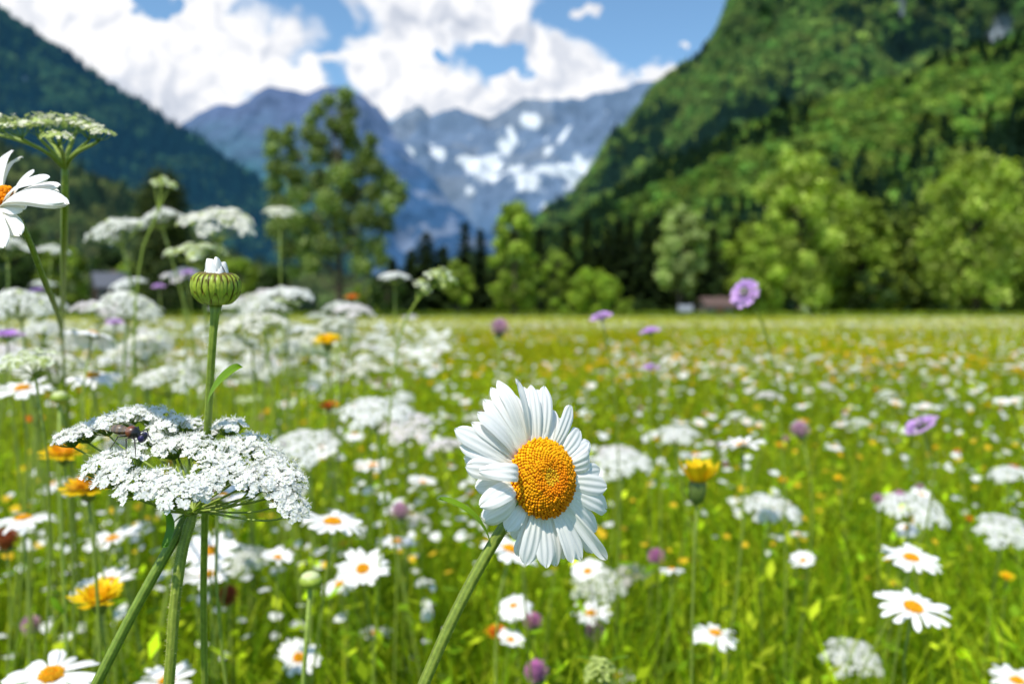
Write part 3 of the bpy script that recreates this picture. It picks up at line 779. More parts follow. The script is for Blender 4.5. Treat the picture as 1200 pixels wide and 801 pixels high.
umbel_at(36, 418, 84, 'green umbel of closed buds in front of the white ones', 3, (0, -.35, 1), .035)

def other_at(kind, px, py, w, size, parts, base_size, label, cat, normal=None, **kw):
    d = size * F / w; return place_flower(kind, P(px, py, d), normal or up_normal(), parts, size / base_size, label, cat, **kw)
other_at('hawkbit', 818, 566, 50, .026, YELLOW[3], .022, 'cup shaped yellow flower seen from the side right of the large daisy', 'yellow flower', N_((.05, -.1, 1)))
for a in [(74, 531, 52, 1, 'orange yellow flower left of the large umbel, upper of two'), (102, 571, 62, 1, 'orange yellow flower left of the large umbel, lower of two'), (116, 702, 58, 0, 'yellow flower below the white daisy left of the slanting stalk'),
          (385, 476, 28, 2, 'orange flower above the umbel by the large umbel rim'), (582, 741, 32, 2, 'orange flower close to the stem of the large daisy'), (384, 401, 34, 0, 'yellow flower beside the umbel at the meadow edge'),
          (412, 349, 22, 2, 'rusty flower head above the pinkish white umbel'), (40, 492, 26, 2, 'small orange flower between daisy and the yellow pair'), (350, 735, 16, 1, 'small yellow flower near the lone bud stalk')]:
    other_at('hawkbit', a[0], a[1], a[2], .028, YELLOW[a[3]], .028, a[4], 'yellow flower', N_((0, -.35, 1)))
for a in [(873, 343, 38, .030, N_((-.45, -.75, .3)), 'lilac scabious facing left on an arched stem before the trees'), (705, 372, 30, .024, N_((-.3, -.3, 1)), 'lilac scabious at the horizon, left of two near each other'),
          (762, 389, 28, .024, N_((-.2, -.1, 1)), 'lilac scabious just right of and below the other at the horizon'), (763, 431, 22, .022, N_((0, -.3, 1)), 'small lilac scabious low under the pair at the horizon'),
          (1079, 499, 40, .028, N_((-.55, -.1, .8)), 'slender lilac scabious on a long leaning stem at the right'), (8, 394, 40, .026, N_((0, -.1, 1)), 'lilac scabious at the left frame edge'),
          (44, 341, 20, .022, N_((0, -.3, 1)), 'small lilac scabious in front of the white umbel at the edge'), (134, 378, 22, .022, N_((.1, -.3, 1)), 'purple scabious touching the daisy seen from below'), (186, 336, 16, .022, N_((0, -.3, 1)), 'small lilac scabious left of the bud'),
          (220, 320, 18, .022, N_((0, -.3, 1)), 'lilac scabious behind the bud tip'), (281, 352, 18, .022, N_((0, -.3, 1)), 'small lilac scabious right of the bud')]:
    d = a[3] * F / a[2]; hp = P(a[0], a[1], d)
    bs = Vector((hp.x + (.05 if a[0] == 873 else (-.12 if a[0] == 1079 else .01)), hp.y + .03, 0))
    place_flower('scabious', hp, a[4], SCAB[a[0] % 2], a[3] / .028, a[5], 'scabious', base=bs, stem_r=.0008)
for a in [(585, 392, 20, 1, 'pink clover alone at the horizon, left of the scabious pair'), (625, 735, 20, 0, 'magenta clover below the large daisy, upper of two'), (697, 746, 20, 0, 'magenta clover under the small white daisy'), (632, 797, 26, 0, 'magenta clover cut by the bottom edge'),
          (940, 512, 20, 1, 'pink clover in the open meadow right of the flat white daisy'), (268, 705, 22, 2, 'rusty red clover right of the hairy umbel stem'), (8, 642, 26, 2, 'rusty red clover at the left frame edge'),
          (768, 658, 18, 0, 'small magenta clover below the cup shaped yellow flower'), (470, 607, 20, 1, 'pale pink clover beside the leaf of the large daisy'), (38, 738, 20, 1, 'pale pink clover above the largest blurred daisy')]:
    other_at('clover', a[0], a[1], a[2], .018, CLOVER[a[3]], .016, a[4], 'clover')

# small bud on a stalk, green seed head
def bud_at(px, py, w, label, lean=0):
    d = .011 * F / w; c = P(px, py, d); b, path = stem_path(c, Vector((.1, -.1, 1)), Vector((c.x - .03 * lean, c.y + .02, 0)))
    root = empty('flower_bud', b, label, 'flower bud'); mb = MB()
    V, Fc = ellipsoid((0, 0, 0), (.0056, .0056, .0036), 14, 8); mb.add(V, Fc, (1.3, 1.3, 1)); link('calyx', mb.mesh('calyx', M_stem), root, Matrix.Translation(c - b))
    mb = MB(); V, Fc = ellipsoid((0, 0, .0018), (.0046, .0046, .0026), 14, 6); mb.add(V, Fc, (.65, .7, .35)); link('flower_center', mb.mesh('flower_center', M_disc), root, Matrix.Translation(c - b))
    link('stem', stem_mesh([p - b for p in path], .0011, 8, col=(1.3, 1.3, 1.6)), root)
    q = path[6] - b; link('leaf', leaf_mesh(q, q + Vector((-.006, -.004, .014)), .0045, Vector((0, -1, .3)), col=(1.6, 1.5, 1)), root)
bud_at(364, 680, 27, 'lone round green bud on a pale stalk, beside the small yellow eyed daisy', 1)
dg = .018 * F / 40; cg = P(705, 780, dg); sb, spth = stem_path(cg, Vector((-.2, -.1, 1)), Vector((cg.x + .02, cg.y + .02, 0)))
seed_head = empty('seed_head', sb, 'green seed head at the bottom below the large daisy', 'seed head')
link('seed_cluster', umbellet_mesh(.008, 60, .0016, 777, tint=(.55, .68, .22), green=1.0, dome=1.0), seed_head, Matrix.LocRotScale(cg - sb - Vector((0, 0, .009)), frame((-.2, -.2, 1)), Vector((1, 1, 1))))
link('stem', stem_mesh([p - sb for p in spth], .0010, 7), seed_head)
for q in (-1, 1): link('bract', leaf_mesh(cg - sb, cg - sb + Vector((q * .014, -.003, .006)), .0016, Vector((0, 0, 1))), seed_head)
bud_at(70, 466, 20, 'small green bud above the orange yellow flowers')

def budstalk(px, py, d, label, tips):
    b = P(px, py, d); b0 = Vector((b.x - .06, b.y + .03, 0)); root = empty('budding_stalk', b0, label, 'plant stalk')
    top = [P(*t, d) for t in tips]
    link('stem', stem_mesh([p - b0 for p in smooth_pts([b0, P(px - 30, py + 60, d), b, top[0]])], .0008, 7, col=(1.2, 1.2, 1)), root)
    for i, t in enumerate(top):
        if i: link('ray', ray_mesh(b - b0, t - b0, .0008), root)
        link('umbellet', umbellet_mesh((.008 if i else .011) * (.45 if px == 186 else 1), 26, .0022, 500 + i, tint=(.95, 1, .75), green=.45, dome=.8), root, Matrix.LocRotScale(t - b0 - Vector((0, 0, .004)), frame((.5, -.2, .8)), Vector((1, 1, 1))))
budstalk(488, 350, .62, 'forked green stalk with pale bud clusters against the trees', [(513, 333), (506, 328), (489, 340)])
budstalk(915, 400, 1.5, 'thin brownish grass stalk rising past the horizon at the right', [(938, 366), (922, 395)])
budstalk(186, 250, .7, 'young green umbel shoot in front of the round dark tree', [(190, 212), (200, 216), (180, 214)])

# ------------------------------------------------------------------ flowers filling the meadow, one object each
def fill_spot(d0, d1, side=0.0):
    d = math.sqrt(rnd.uniform(d0 * d0, d1 * d1)); x = rnd.uniform(-.70, .70)
    return x, d
n = 0
while n < 230:
    u, d = fill_spot(.62, 4.2)
    if u > 0 and rnd.random() < .35: continue
    z = rnd.uniform(.34, .45) if u > -.1 else rnd.uniform(.36, .50)
    v = rnd.choice((0, 1, 2, 3, 3, 4)); s = DAISY_SETS[v]; size = rnd.uniform(.024, .044)
    place_flower('daisy', (u * d, d, z), up_normal(.45), [s[1], s[2]], size / .047, 'small white daisy out of focus in the grass', 'daisy', 'daisies scattered through the meadow', stem_n=4); n += 1
n = 0
while n < 150:
    u, d = fill_spot(.75, 5.0)
    left = u < -.12
    if not left and rnd.random() < .62: continue
    z = rnd.uniform(.40, .60) if left else rnd.uniform(.35, .46)
    if left and d < 1.3: z = rnd.uniform(.38, .50)
    v = rnd.choice((0, 1, 1, 4, 2, 3)); sc = rnd.uniform(.45, .95)
    place_flower('flower_umbel', (u * d, d, z), up_normal(.25, .1), [UMBEL_SETS[v][1]], sc, 'pale umbel out of focus among the grass', 'umbel flower', 'umbels scattered through the meadow', stem_r=.0011, stem_n=4); n += 1
for i in range(55):      # the tall stand of umbels on the left
    px = rnd.uniform(-40, 430); py = rnd.uniform(338, 450) + max(0, px - 300) * .2; d = rnd.uniform(.75, 2.3)
    v = rnd.choice((0, 1, 1, 4, 2, 3)); sc = rnd.uniform(.6, 1.05)
    place_flower('flower_umbel', P(px, py, d), up_normal(.25, .1), [UMBEL_SETS[v][1]], sc, 'pale umbel in the tall stand of white umbels', 'umbel flower', 'umbels standing tall in a drift', stem_r=.0011, stem_n=4)
for i in range(150):
    u, d = fill_spot(.6, 5); k = rnd.choice((0, 0, 1, 1, 2)); z = rnd.uniform(.30, .44)
    place_flower('hawkbit', (u * d, d, z), up_normal(.4), [YELLOW[k][0]], rnd.uniform(.4, .85), 'small yellow orange flower out of focus in the grass', 'yellow flower', 'yellow flowers scattered through the meadow', stem_n=4)
for i in range(90):
    u, d = fill_spot(.6, 4.5); k = rnd.choice((0, 0, 1, 1, 2)); z = rnd.uniform(.30, .43)
    place_flower('clover', (u * d, d, z), up_normal(.3), [CLOVER[k][0]], rnd.uniform(.5, 1.0), 'small pink clover head out of focus in the grass', 'clover', 'clovers scattered through the meadow', stem_n=4)

# ------------------------------------------------------------------ ground sheet
def gz(x, y):
    r = np.sqrt(x * x + y * y); return .10 * sstep(18, 60, r)
def ground():
    rr = np.concatenate([np.linspace(0, 3, 20)[:-1], np.geomspace(3, 14000, 90)]); na = 120
    A = np.linspace(0, 2 * math.pi, na, endpoint=False); Rr, AA = np.meshgrid(rr, A, indexing='ij')
    X = Rr * np.sin(AA); Y = Rr * np.cos(AA); Z = gz(X, Y) + .012 * (fbm(np.stack([X * .8, Y * .8, X * 0], -1), 3) - .5)
    V = np.stack([X, Y, Z], -1).reshape(-1, 3); i, j = np.meshgrid(np.arange(len(rr) - 1), np.arange(na), indexing='ij'); j2 = (j + 1) % na
    Fq = np.stack([i * na + j, (i + 1) * na + j, (i + 1) * na + j2, i * na + j2], -1).reshape(-1, 4)[:, ::-1]
    m = bpy.data.materials.new('meadow_ground'); m.use_nodes = True; nt = m.node_tree; N = nt.nodes; L = nt.links; pb = N['Principled BSDF']; pb.inputs['Roughness'].default_value = .9; pb.inputs['Specular IOR Level'].default_value = .1
    tc = N.new('ShaderNodeTexCoord'); n1 = N.new('ShaderNodeTexNoise'); n1.inputs['Scale'].default_value = .25; n1.inputs['Detail'].default_value = 8
    n2 = N.new('ShaderNodeTexNoise'); n2.inputs['Scale'].default_value = 6; n2.inputs['Detail'].default_value = 4
    L.new(tc.outputs['Object'], n1.inputs['Vector']); L.new(tc.outputs['Object'], n2.inputs['Vector'])
    r1 = N.new('ShaderNodeValToRGB'); e = r1.color_ramp.elements; e[0].position = .38; e[0].color = (.14, .19, .018, 1); e[1].position = .62; e[1].color = (.34, .38, .13, 1)
    L.new(n1.outputs['Fac'], r1.inputs[0]); r2 = N.new('ShaderNodeValToRGB'); e = r2.color_ramp.elements; e[0].position = .35; e[0].color = (.03, .045, .01, 1); e[1].position = .7; e[1].color = (.07, .11, .015, 1)
    L.new(n2.outputs['Fac'], r2.inputs[0])
    sx = N.new('ShaderNodeVectorMath'); sx.operation = 'LENGTH'; L.new(tc.outputs['Object'], sx.inputs[0]); mr = N.new('ShaderNodeMapRange'); mr.inputs[1].default_value = 8; mr.inputs[2].default_value = 35; L.new(sx.outputs['Value'], mr.inputs[0])
    mx = N.new('ShaderNodeMix'); mx.data_type = 'RGBA'; L.new(mr.outputs[0], mx.inputs[0]); L.new(r2.outputs[0], mx.inputs[6]); L.new(r1.outputs[0], mx.inputs[7]); L.new(mx.outputs[2], pb.inputs['Base Color'])
    o = link('ground', mesh_np('ground', V, Fq, m)); o['kind'] = 'structure'
ground()

# ------------------------------------------------------------------ grass
def blades(name, N, d0, d1, hgt, wid, K, seed, cols, margin=.5, width=.85):
    g = np.random.default_rng(seed)
    d = np.sqrt(g.uniform(max(d0, 0) ** 2 * (1 if d0 > 0 else 0), d1 ** 2, N)) if d0 >= 0 else g.uniform(d0, d1, N)
    x = g.uniform(-1, 1, N) * (width * np.abs(d) + margin); y = d
    pn = vnoise(np.stack([x * 2.5, y * 2.5, x * 0], -1), 3) * .5 + vnoise(np.stack([x * .5, y * .35, x * 0], -1), 8) * .5
    h = hgt * g.uniform(.55, 1.12, N) * (.72 + .5 * pn); w = wid * g.uniform(.6, 1.4, N)
    yaw = g.uniform(0, 2 * math.pi, N); ld = g.uniform(0, 2 * math.pi, N); lean = g.uniform(.02, .5, N) * h; bend = g.uniform(.0, .6, N) * h
    sx, sy = np.cos(yaw), np.sin(yaw); lx, ly = np.cos(ld), np.sin(ld); z0 = gz(x, y)
    t = np.linspace(0, 1, K + 1)[None, :]
    off = lean[:, None] * t * .6 + bend[:, None] * t ** 2.2
    zz = h[:, None] * (t - .28 * (bend / h)[:, None] * t ** 3) + z0[:, None]
    ww = w[:, None] * (1 - t ** 2.2) * .5 + w[:, None] * .03
    cx = x[:, None] + lx[:, None] * off; cy = y[:, None] + ly[:, None] * off
    V = np.empty((N, K + 1, 2, 3), np.float32)
    V[:, :, 0] = np.stack([cx - sx[:, None] * ww, cy - sy[:, None] * ww, zz], -1); V[:, :, 1] = np.stack([cx + sx[:, None] * ww, cy + sy[:, None] * ww, zz], -1)
    b = (np.arange(N) * (K + 1) * 2)[:, None] + (np.arange(K) * 2)[None, :]
    Fq = np.stack([b, b + 1, b + 3, b + 2], -1).reshape(-1, 4)
    cols = np.array(cols); ci = g.integers(0, len(cols), N); c = cols[ci] * np.exp(g.normal(0, .38, (N, 1))) * (.75 + .5 * vnoise(np.stack([x * 1.3, y * .9, x * 0], -1), 21))[:, None]
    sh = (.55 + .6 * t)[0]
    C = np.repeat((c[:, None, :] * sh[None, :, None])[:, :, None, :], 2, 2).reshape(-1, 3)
    me = mesh_np(name, V.reshape(-1, 3), Fq, M_grass, C)
    o = link(name, me); tag(o, 'bright green summer grass of the flowering meadow', 'grass', kind='stuff'); return o
G1 = [(.27, .40, .012), (.34, .46, .016), (.16, .29, .012), (.43, .52, .035), (.19, .33, .02), (.10, .20, .012)]
G2 = [(.331, .424, .016), (.424, .450, .020), (.265, .397, .016), (.504, .450, .026)]
G3 = [(.444, .468, .037), (.517, .468, .049), (.370, .444, .037), (.591, .542, .148), (.678, .715, .370)]
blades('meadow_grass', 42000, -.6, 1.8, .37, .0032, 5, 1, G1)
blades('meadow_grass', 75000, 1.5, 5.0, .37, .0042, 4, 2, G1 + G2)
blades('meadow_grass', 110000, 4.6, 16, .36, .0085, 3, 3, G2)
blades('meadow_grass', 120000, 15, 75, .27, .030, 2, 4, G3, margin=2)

e_ = blades('edge_grass', 16000, 64, 86, .75, .09, 3, 9, [(.16, .24, .03), (.26, .34, .05), (.10, .16, .025)], margin=2); e_['label'] = 'taller ragged grass along the foot of the far trees'

# low leaves between the stems
def leaves(N, d0, d1, seed):
    g = np.random.default_rng(seed); d = np.sqrt(g.uniform(d0 ** 2, d1 ** 2, N)); x = g.uniform(-1, 1, N) * (.8 * d + .3)
    z = g.uniform(.10, .37, N); L = g.uniform(.008, .024, N); a = g.uniform(0, 6.28, N); e = g.uniform(-.2, 1.0, N)
    y = np.stack([np.cos(a) * np.cos(e), np.sin(a) * np.cos(e), np.sin(e)], -1); xx = np.stack([-np.sin(a), np.cos(a), g.uniform(-.4, .4, N)], -1)
    c = np.stack([x, d, z], -1)
    V = np.stack([c, c + y * (L * .5)[:, None] + xx * (L * .22)[:, None], c + y * L[:, None], c + y * (L * .5)[:, None] - xx * (L * .22)[:, None]], 1).reshape(-1, 3)
    Fq = np.arange(N * 4).reshape(-1, 4)
    C = np.repeat(np.array(G1)[g.integers(0, 5, N)] * np.exp(g.normal(.1, .45, (N, 1))), 4, 0)
    o = link('meadow_leaves', mesh_np('meadow_leaves', V, Fq, M_grass, C)); tag(o, 'small green leaves growing between the grass stems', 'leaves', kind='stuff')
leaves(60000, .4, 3.6, 5)

# distant flowers: beyond what one could count
def flecks(name, N, d0, d1, z0, z1, size, col, seed, label, cat, ulo=-1, uhi=1, mat=None, petals=7):
    g = np.random.default_rng(seed); d = np.exp(g.uniform(math.log(d0), math.log(d1), N)); u = g.uniform(ulo, uhi, N) * .8; x = u * d
    keep = vnoise(np.stack([x * .8 / (d0 * .3), d * .5 / (d0 * .3), x * 0], -1), seed) > .35
    x, d = x[keep], d[keep]; N = len(x); z = g.uniform(z0, z1, N) + gz(x, d) * .9; s = size * g.uniform(.6, 1.3, N) * .5
    nx = g.uniform(-.4, .3, N); ny = g.uniform(-.7, .2, N); a0 = g.uniform(0, 6.28, N)
    k = np.arange(petals); ang = a0[:, None] + k[None, :] * 2 * math.pi / petals
    rx = np.cos(ang) * s[:, None] * np.where(k % 2 == 0, 1, .8)[None, :]; ry = np.sin(ang) * s[:, None] * np.where(k % 2 == 0, 1, .8)[None, :]
    rz = -rx * nx[:, None] - ry * ny[:, None] - .1 * s[:, None]
    V = np.empty((N, petals + 1, 3)); V[:, 0] = np.stack([x, d, z + s * .15], -1); V[:, 1:] = np.stack([x[:, None] + rx, d[:, None] + ry, z[:, None] + rz], -1)
    b = (np.arange(N) * (petals + 1))[:, None]
    Fq = np.stack([b + 0 * k, b + 1 + k, b + 1 + (k + 1) % petals], -1).reshape(-1, 3)
    C = np.repeat(np.array(col) * g.uniform(.8, 1.1, (N, 1)), petals + 1, 0)
    o = link(name, mesh_np(name, V.reshape(-1, 3), Fq, mat or M_floret, C)); tag(o, label, cat, kind='stuff')
flecks('distant_white_flowers', 3300, 3.6, 20, .27, .38, .027, (1, 1, 1), 31, 'countless white flowers dotting the meadow farther off', 'white flowers')
flecks('distant_white_flowers', 1300, 3.0, 12, .34, .52, .050, (1, 1, .95), 32, 'pale umbels crowding the far left of the meadow', 'white flowers', -1, -.1)
flecks('distant_white_flowers', 8000, 22, 75, .20, .27, .06, (.9, .9, .75), 33, 'pale haze of flowers below the far trees', 'white flowers')
flecks('distant_yellow_flowers', 5000, 3.5, 30, .28, .40, .026, (.80, .42, .01), 34, 'countless yellow flowers tinting the meadow', 'yellow flowers', mat=M_yellow)
flecks('distant_pink_flowers', 700, 3.5, 15, .28, .40, .022, (.6, .25, .45), 35, 'tiny pink heads between the distant white flowers', 'pink flowers', mat=M_lilac)
flecks('small_yellow_flowers', 700, .9, 4.5, .26, .40, .012, (.85, .55, .02), 38, 'tiny yellow blooms low in the grass', 'yellow flowers', mat=M_yellow, petals=6)
flecks('small_white_flowers', 2300, .8, 4.5, .26, .41, .015, (1, 1, 1), 36, 'tiny white blooms low in the grass', 'white flowers', mat=M_floret, petals=6)

# ------------------------------------------------------------------ trees
def leaf_cloud(centres, radii, per, size, seed, cols, squash=.8, shell=.40):
    g = np.random.default_rng(seed); n = len(centres)
    cnt = np.maximum(20, (per * (np.asarray(radii) / np.mean(radii)) ** 2).astype(int)); idx = np.repeat(np.arange(n), cnt); N = len(idx)
    v = g.normal(size=(N, 3)); v /= np.linalg.norm(v, axis=1)[:, None]
    rr = (shell + (1 - shell) * g.uniform(0, 1, N) ** .6) * (1 + .42 * g.normal(size=N) * .5)
    C = np.asarray(centres)[idx]; Rr = np.asarray(radii)[idx]
    p = C + v * (rr * Rr)[:, None] * np.array([1, 1, squash])
    nrm = v + g.normal(size=(N, 3)) * .7 + np.array([0, 0, .35]); nrm /= np.linalg.norm(nrm, axis=1)[:, None]
    a = np.cross(nrm, g.normal(size=(N, 3))); a /= np.linalg.norm(a, axis=1)[:, None]; b = np.cross(nrm, a)
    s = size * g.uniform(.6, 1.4, N)[:, None]
    V = np.stack([p - a * s * .5, p + b * s * .35, p + a * s * .5, p - b * s * .35], 1).reshape(-1, 3)
    cc = np.array(cols); tint = g.uniform(.6, 1.45, n)[idx]; sel = g.integers(0, len(cc), N)
    Cc = np.repeat(cc[sel] * (tint * g.uniform(.8, 1.2, N))[:, None], 4, 0)
    return V, np.arange(N * 4).reshape(-1, 4), Cc

GREEN_L = [(.28, .38, .05), (.36, .46, .09), (.19, .30, .03)]
GREEN_M = [(.20, .29, .035), (.27, .36, .06), (.13, .20, .03)]
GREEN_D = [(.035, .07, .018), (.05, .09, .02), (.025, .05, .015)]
GREEN_P = [(.36, .44, .22), (.28, .36, .15), (.2, .3, .09)]
GREEN_O = [(.12, .19, .035), (.18, .26, .06), (.08, .14, .03), (.36, .42, .20)]

def tree(name, label, px, base_py, top_py, w, d, cols, seed, clumps=None, nclump=26, leaf=.42, per=260, group=None, crown_from=.22, cat='tree', squash=.8, trunk_r=None, topw=.6):
    r = random.Random(seed); b = P(px, base_py, d); gzz = float(gz(np.array(b.x), np.array(b.y))); b.z = gzz
    Ht = (P(px, top_py, d).z - gzz); W = w / F * d
    root = empty(name, b, label, cat, group)
    cs = []; rs = []
    if clumps:
        for cx, cy, cr, dd in clumps:
            q = P(cx, cy, d + dd) - b; cs.append(tuple(q)); rs.append(cr * 1.12 / F * d)
    else:
        for i in range(nclump):
            t = crown_from + (1 - crown_from) * ((i + .5) / nclump); a = i * 2.399963 + r.uniform(-.4, .4)
            tt = (t - crown_from) / (1 - crown_from)
            wr = W * .5 * math.sin(math.pi * min(1, (.14 + .80 * tt))) ** topw
            cr = W * r.uniform(.10, .19) * (1 - .25 * tt); q = (wr - cr * .8) * r.uniform(.45, 1.08)
            cs.append((math.cos(a) * q, math.sin(a) * q, t * Ht - cr * .6 * (tt > .8))); rs.append(cr)
    V, Fq, C = leaf_cloud(cs, rs, per, leaf, seed, cols, squash)
    link('crown', mesh_np('crown', V, Fq, M_crown, C, smooth=False), root)
    mb = MB(); tr = trunk_r or max(.12, W * .035)
    tp = [Vector((r.uniform(-.03, .03) * W * (k > 0), r.uniform(-.03, .03) * W * (k > 0), Ht * .82 * k / 6)) for k in range(7)]
    V, Fc = tube(tp, [tr * 1.4] + [tr * (1 - .14 * k) for k in range(1, 7)], 8); mb.add(V, Fc, (1, 1, 1))
    for i in range(0, len(cs), 2):
        c = Vector(cs[i]); h0 = max(.12, min(.8, c.z / Ht - .18)) * Ht; s0 = Vector((tp[0].lerp(tp[-1], min(1, h0 / (Ht * .82)))))
        V, Fc = tube([s0, s0.lerp(c, .5) + Vector((0, 0, -.03 * Ht)), c], [tr * .4, tr * .25, tr * .1], 5, False); mb.add(V, Fc, (1, 1, 1))
    link('trunk', mb.mesh('trunk', M_bark), root)
    return root

def conifer(label, px, base_py, top_py, w, d, seed, group='dark conifers behind the meadow', dark=1.0):
    r = random.Random(seed); g = np.random.default_rng(seed); b = P(px, base_py, d); b.z = float(gz(np.array(b.x), np.array(b.y)))
    Ht = P(px, top_py, d).z - b.z; W = w / F * d; root = empty('conifer', b, label, 'conifer', group); Vs = []; Cs = []
    nb = 26
    for k in range(nb):
        t = .06 + .92 * k / nb; L = W * .5 * (1 - t) ** .8 + .25
        for j in range(9):
            a = 2 * math.pi * (j + r.random()) / 9; Lb = L * r.uniform(.75, 1.15)
            for q in range(5):
                f = (q + .6) / 5; c = np.array([math.cos(a) * Lb * f, math.sin(a) * Lb * f, t * Ht - Lb * .35 * f + r.uniform(-.2, .2)])
                s = max(.35, Lb * .24) * r.uniform(.7, 1.3); dirv = np.array([math.cos(a), math.sin(a), -.4]); sd = np.array([-math.sin(a), math.cos(a), r.uniform(-.3, .3)])
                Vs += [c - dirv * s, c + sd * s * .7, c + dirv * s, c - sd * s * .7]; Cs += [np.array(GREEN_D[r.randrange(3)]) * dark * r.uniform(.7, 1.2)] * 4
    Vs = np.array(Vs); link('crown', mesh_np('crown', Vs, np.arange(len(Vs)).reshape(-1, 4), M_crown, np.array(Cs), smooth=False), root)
    mb = MB(); V, Fc = tube([Vector((0, 0, 0)), Vector((0, 0, Ht * .5)), Vector((0, 0, Ht * .97))], [W * .045 + .1, W * .03, .04], 7); mb.add(V, Fc); link('trunk', mb.mesh('trunk', M_bark), root)

# the tall lone tree: its lobes as in the photo (pixel, pixel, radius px, depth offset m)
CL = [(405, 112, 9, 0), (407, 130, 12, .5), (404, 150, 12, -.5), (412, 168, 11, .6), (385, 118, 8, .4), (372, 130, 8, 0), (388, 145, 8, -.8), (364, 142, 7, .2), (362, 156, 10, 0), (376, 165, 10, -.6), (370, 182, 10, -.8), (392, 184, 11, .8), (340, 152, 6, 0),
      (320, 160, 9, .3), (335, 165, 9, 0), (318, 176, 9, -.2), (344, 182, 10, .5), (325, 196, 11, 0), (345, 205, 12, -.6), (322, 215, 10, .6), (435, 165, 8, 0), (430, 182, 11, .4), (442, 198, 11, -.4), (455, 212, 11, 0), (466, 222, 10, .3), (420, 198, 13, 0), (400, 206, 14, -1),
      (375, 212, 14, 1), (352, 226, 14, 0), (330, 240, 14, .7), (385, 236, 15, -1), (412, 228, 15, .8), (438, 226, 13, 0), (456, 240, 11, -.5), (470, 232, 7, .2), (345, 258, 15, -.5), (370, 262, 15, 1), (400, 258, 15, 0), (428, 254, 15, -.8), (450, 262, 12, .5), (325, 268, 12, 0),
      (355, 286, 15, .4), (383, 288, 14, -.8), (415, 286, 15, .6), (440, 288, 12, 0), (335, 292, 11, -.4), (365, 308, 11, 0), (425, 310, 12, .3), (447, 305, 9, 0), (345, 318, 8, .3)]
tree('tall_tree', 'tall lone leafy tree with open crown against the blue mountain', 395, 369, 104, 165, 62, GREEN_O, 5, clumps=CL, leaf=.26, per=560, trunk_r=.28, squash=1)
tree('round_tree', 'dark round topped tree between the left umbels', 190, 369, 192, 64, 60, [(.02, .035, .012), (.03, .05, .015), (.07, .09, .025)], 6, leaf=.3, per=420, squash=1, clumps=[(190, 212, 15, 0), (180, 222, 14, .4), (201, 222, 14, -.3), (190, 232, 18, -.8), (174, 238, 14, .2), (206, 239, 14, 0), (184, 252, 19, .6), (199, 256, 18, -.5), (172, 262, 16, 0), (208, 268, 16, .3), (190, 276, 22, 0), (174, 290, 19, -.4), (206, 294, 19, .4), (190, 312, 24, 0), (172, 322, 18, .5), (207, 326, 18, 0), (190, 345, 22, -.2)])
tree('round_bush', 'rounded bright green bush standing alone at the meadow edge', 695, 373, 314, 68, 70, [(.26, .38, .04), (.36, .47, .06), (.16, .27, .03)], 8, nclump=26, leaf=.3, per=260, crown_from=.14, cat='bush', topw=.4)
tree('pale_tree', 'pale topped round tree left of the small house', 796, 370, 240, 74, 85, [(.46, .54, .26), (.36, .45, .18), (.24, .34, .11)], 9, nclump=30, leaf=.42, per=230, crown_from=.25)
tree('slim_tree', 'upright light green tree in the middle of the treeline', 603, 376, 236, 78, 70, GREEN_M + GREEN_L, 10, nclump=30, leaf=.38, per=220, crown_from=.12)
tree('young_tree', 'small light green tree with a thin trunk before dark conifers', 536, 378, 305, 44, 70, GREEN_L, 12, nclump=16, leaf=.3, per=200, crown_from=.3)
tree('small_tree', 'small dull green tree just right of the middle', 652, 372, 292, 44, 95, GREEN_M, 13, nclump=18, leaf=.4, per=200, crown_from=.1)
BRIGHT = [(.32, .42, .07), (.44, .52, .14), (.20, .30, .04), (.26, .36, .06)]
BT = [('broad pale green tree, tallest of the right hand group', 935, 178, 118, 92, BRIGHT, 20), ('leafy tree between the two tallest of the right group', 1010, 232, 96, 98, GREEN_M, 21), ('tall spreading tree near the right frame edge', 1140, 176, 140, 88, BRIGHT, 22),
      ('green tree on the left flank of the right hand group', 885, 262, 80, 86, GREEN_L, 23), ('tree cut by the right frame edge', 1215, 215, 110, 92, GREEN_M, 24), ('shaded tree behind the right hand group, left one', 978, 215, 90, 104, GREEN_M, 25), ('shaded tree behind the right hand group, right one', 1070, 238, 100, 104, GREEN_M + GREEN_D, 26)]
for lb, px, top, w, d, cols, sd in BT:
    tree('broadleaf_tree', lb, px, 371, top, w, d, cols, sd, nclump=60, leaf=.55, per=150, crown_from=.10, group='broad trees at the right of the meadow', topw=.45)
for i, (px, top, w) in enumerate(((848, 322, 44), (905, 318, 50), (960, 322, 60), (1020, 315, 60), (1090, 318, 64), (1150, 322, 56), (1200, 318, 50), (756, 352, 30), (735, 350, 24), (455, 318, 48), (430, 330, 40), (1250, 310, 70))):
    tree('shrub', 'leafy shrub filling the foot of the far treeline', px, 371, top, w, 88 + (i * 7) % 15, (GREEN_D if px > 780 or i % 2 else GREEN_M), 40 + i, nclump=14, leaf=.4, per=170, crown_from=.05, group='shrubs along the treeline', cat='shrub', topw=.3)  # right-hand shrubs coloured dark to paint the shadow under the trees
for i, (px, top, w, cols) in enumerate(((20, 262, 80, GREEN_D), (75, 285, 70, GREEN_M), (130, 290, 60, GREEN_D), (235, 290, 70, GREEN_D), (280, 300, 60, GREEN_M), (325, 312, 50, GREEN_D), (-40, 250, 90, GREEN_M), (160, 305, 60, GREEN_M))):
    tree('broadleaf_tree', 'dark leafy tree in the row behind the left umbels', px, 370, top, w, 95, cols, 60 + i, nclump=26, leaf=.42, per=200, crown_from=.06, group='trees behind the left umbels', topw=.4)
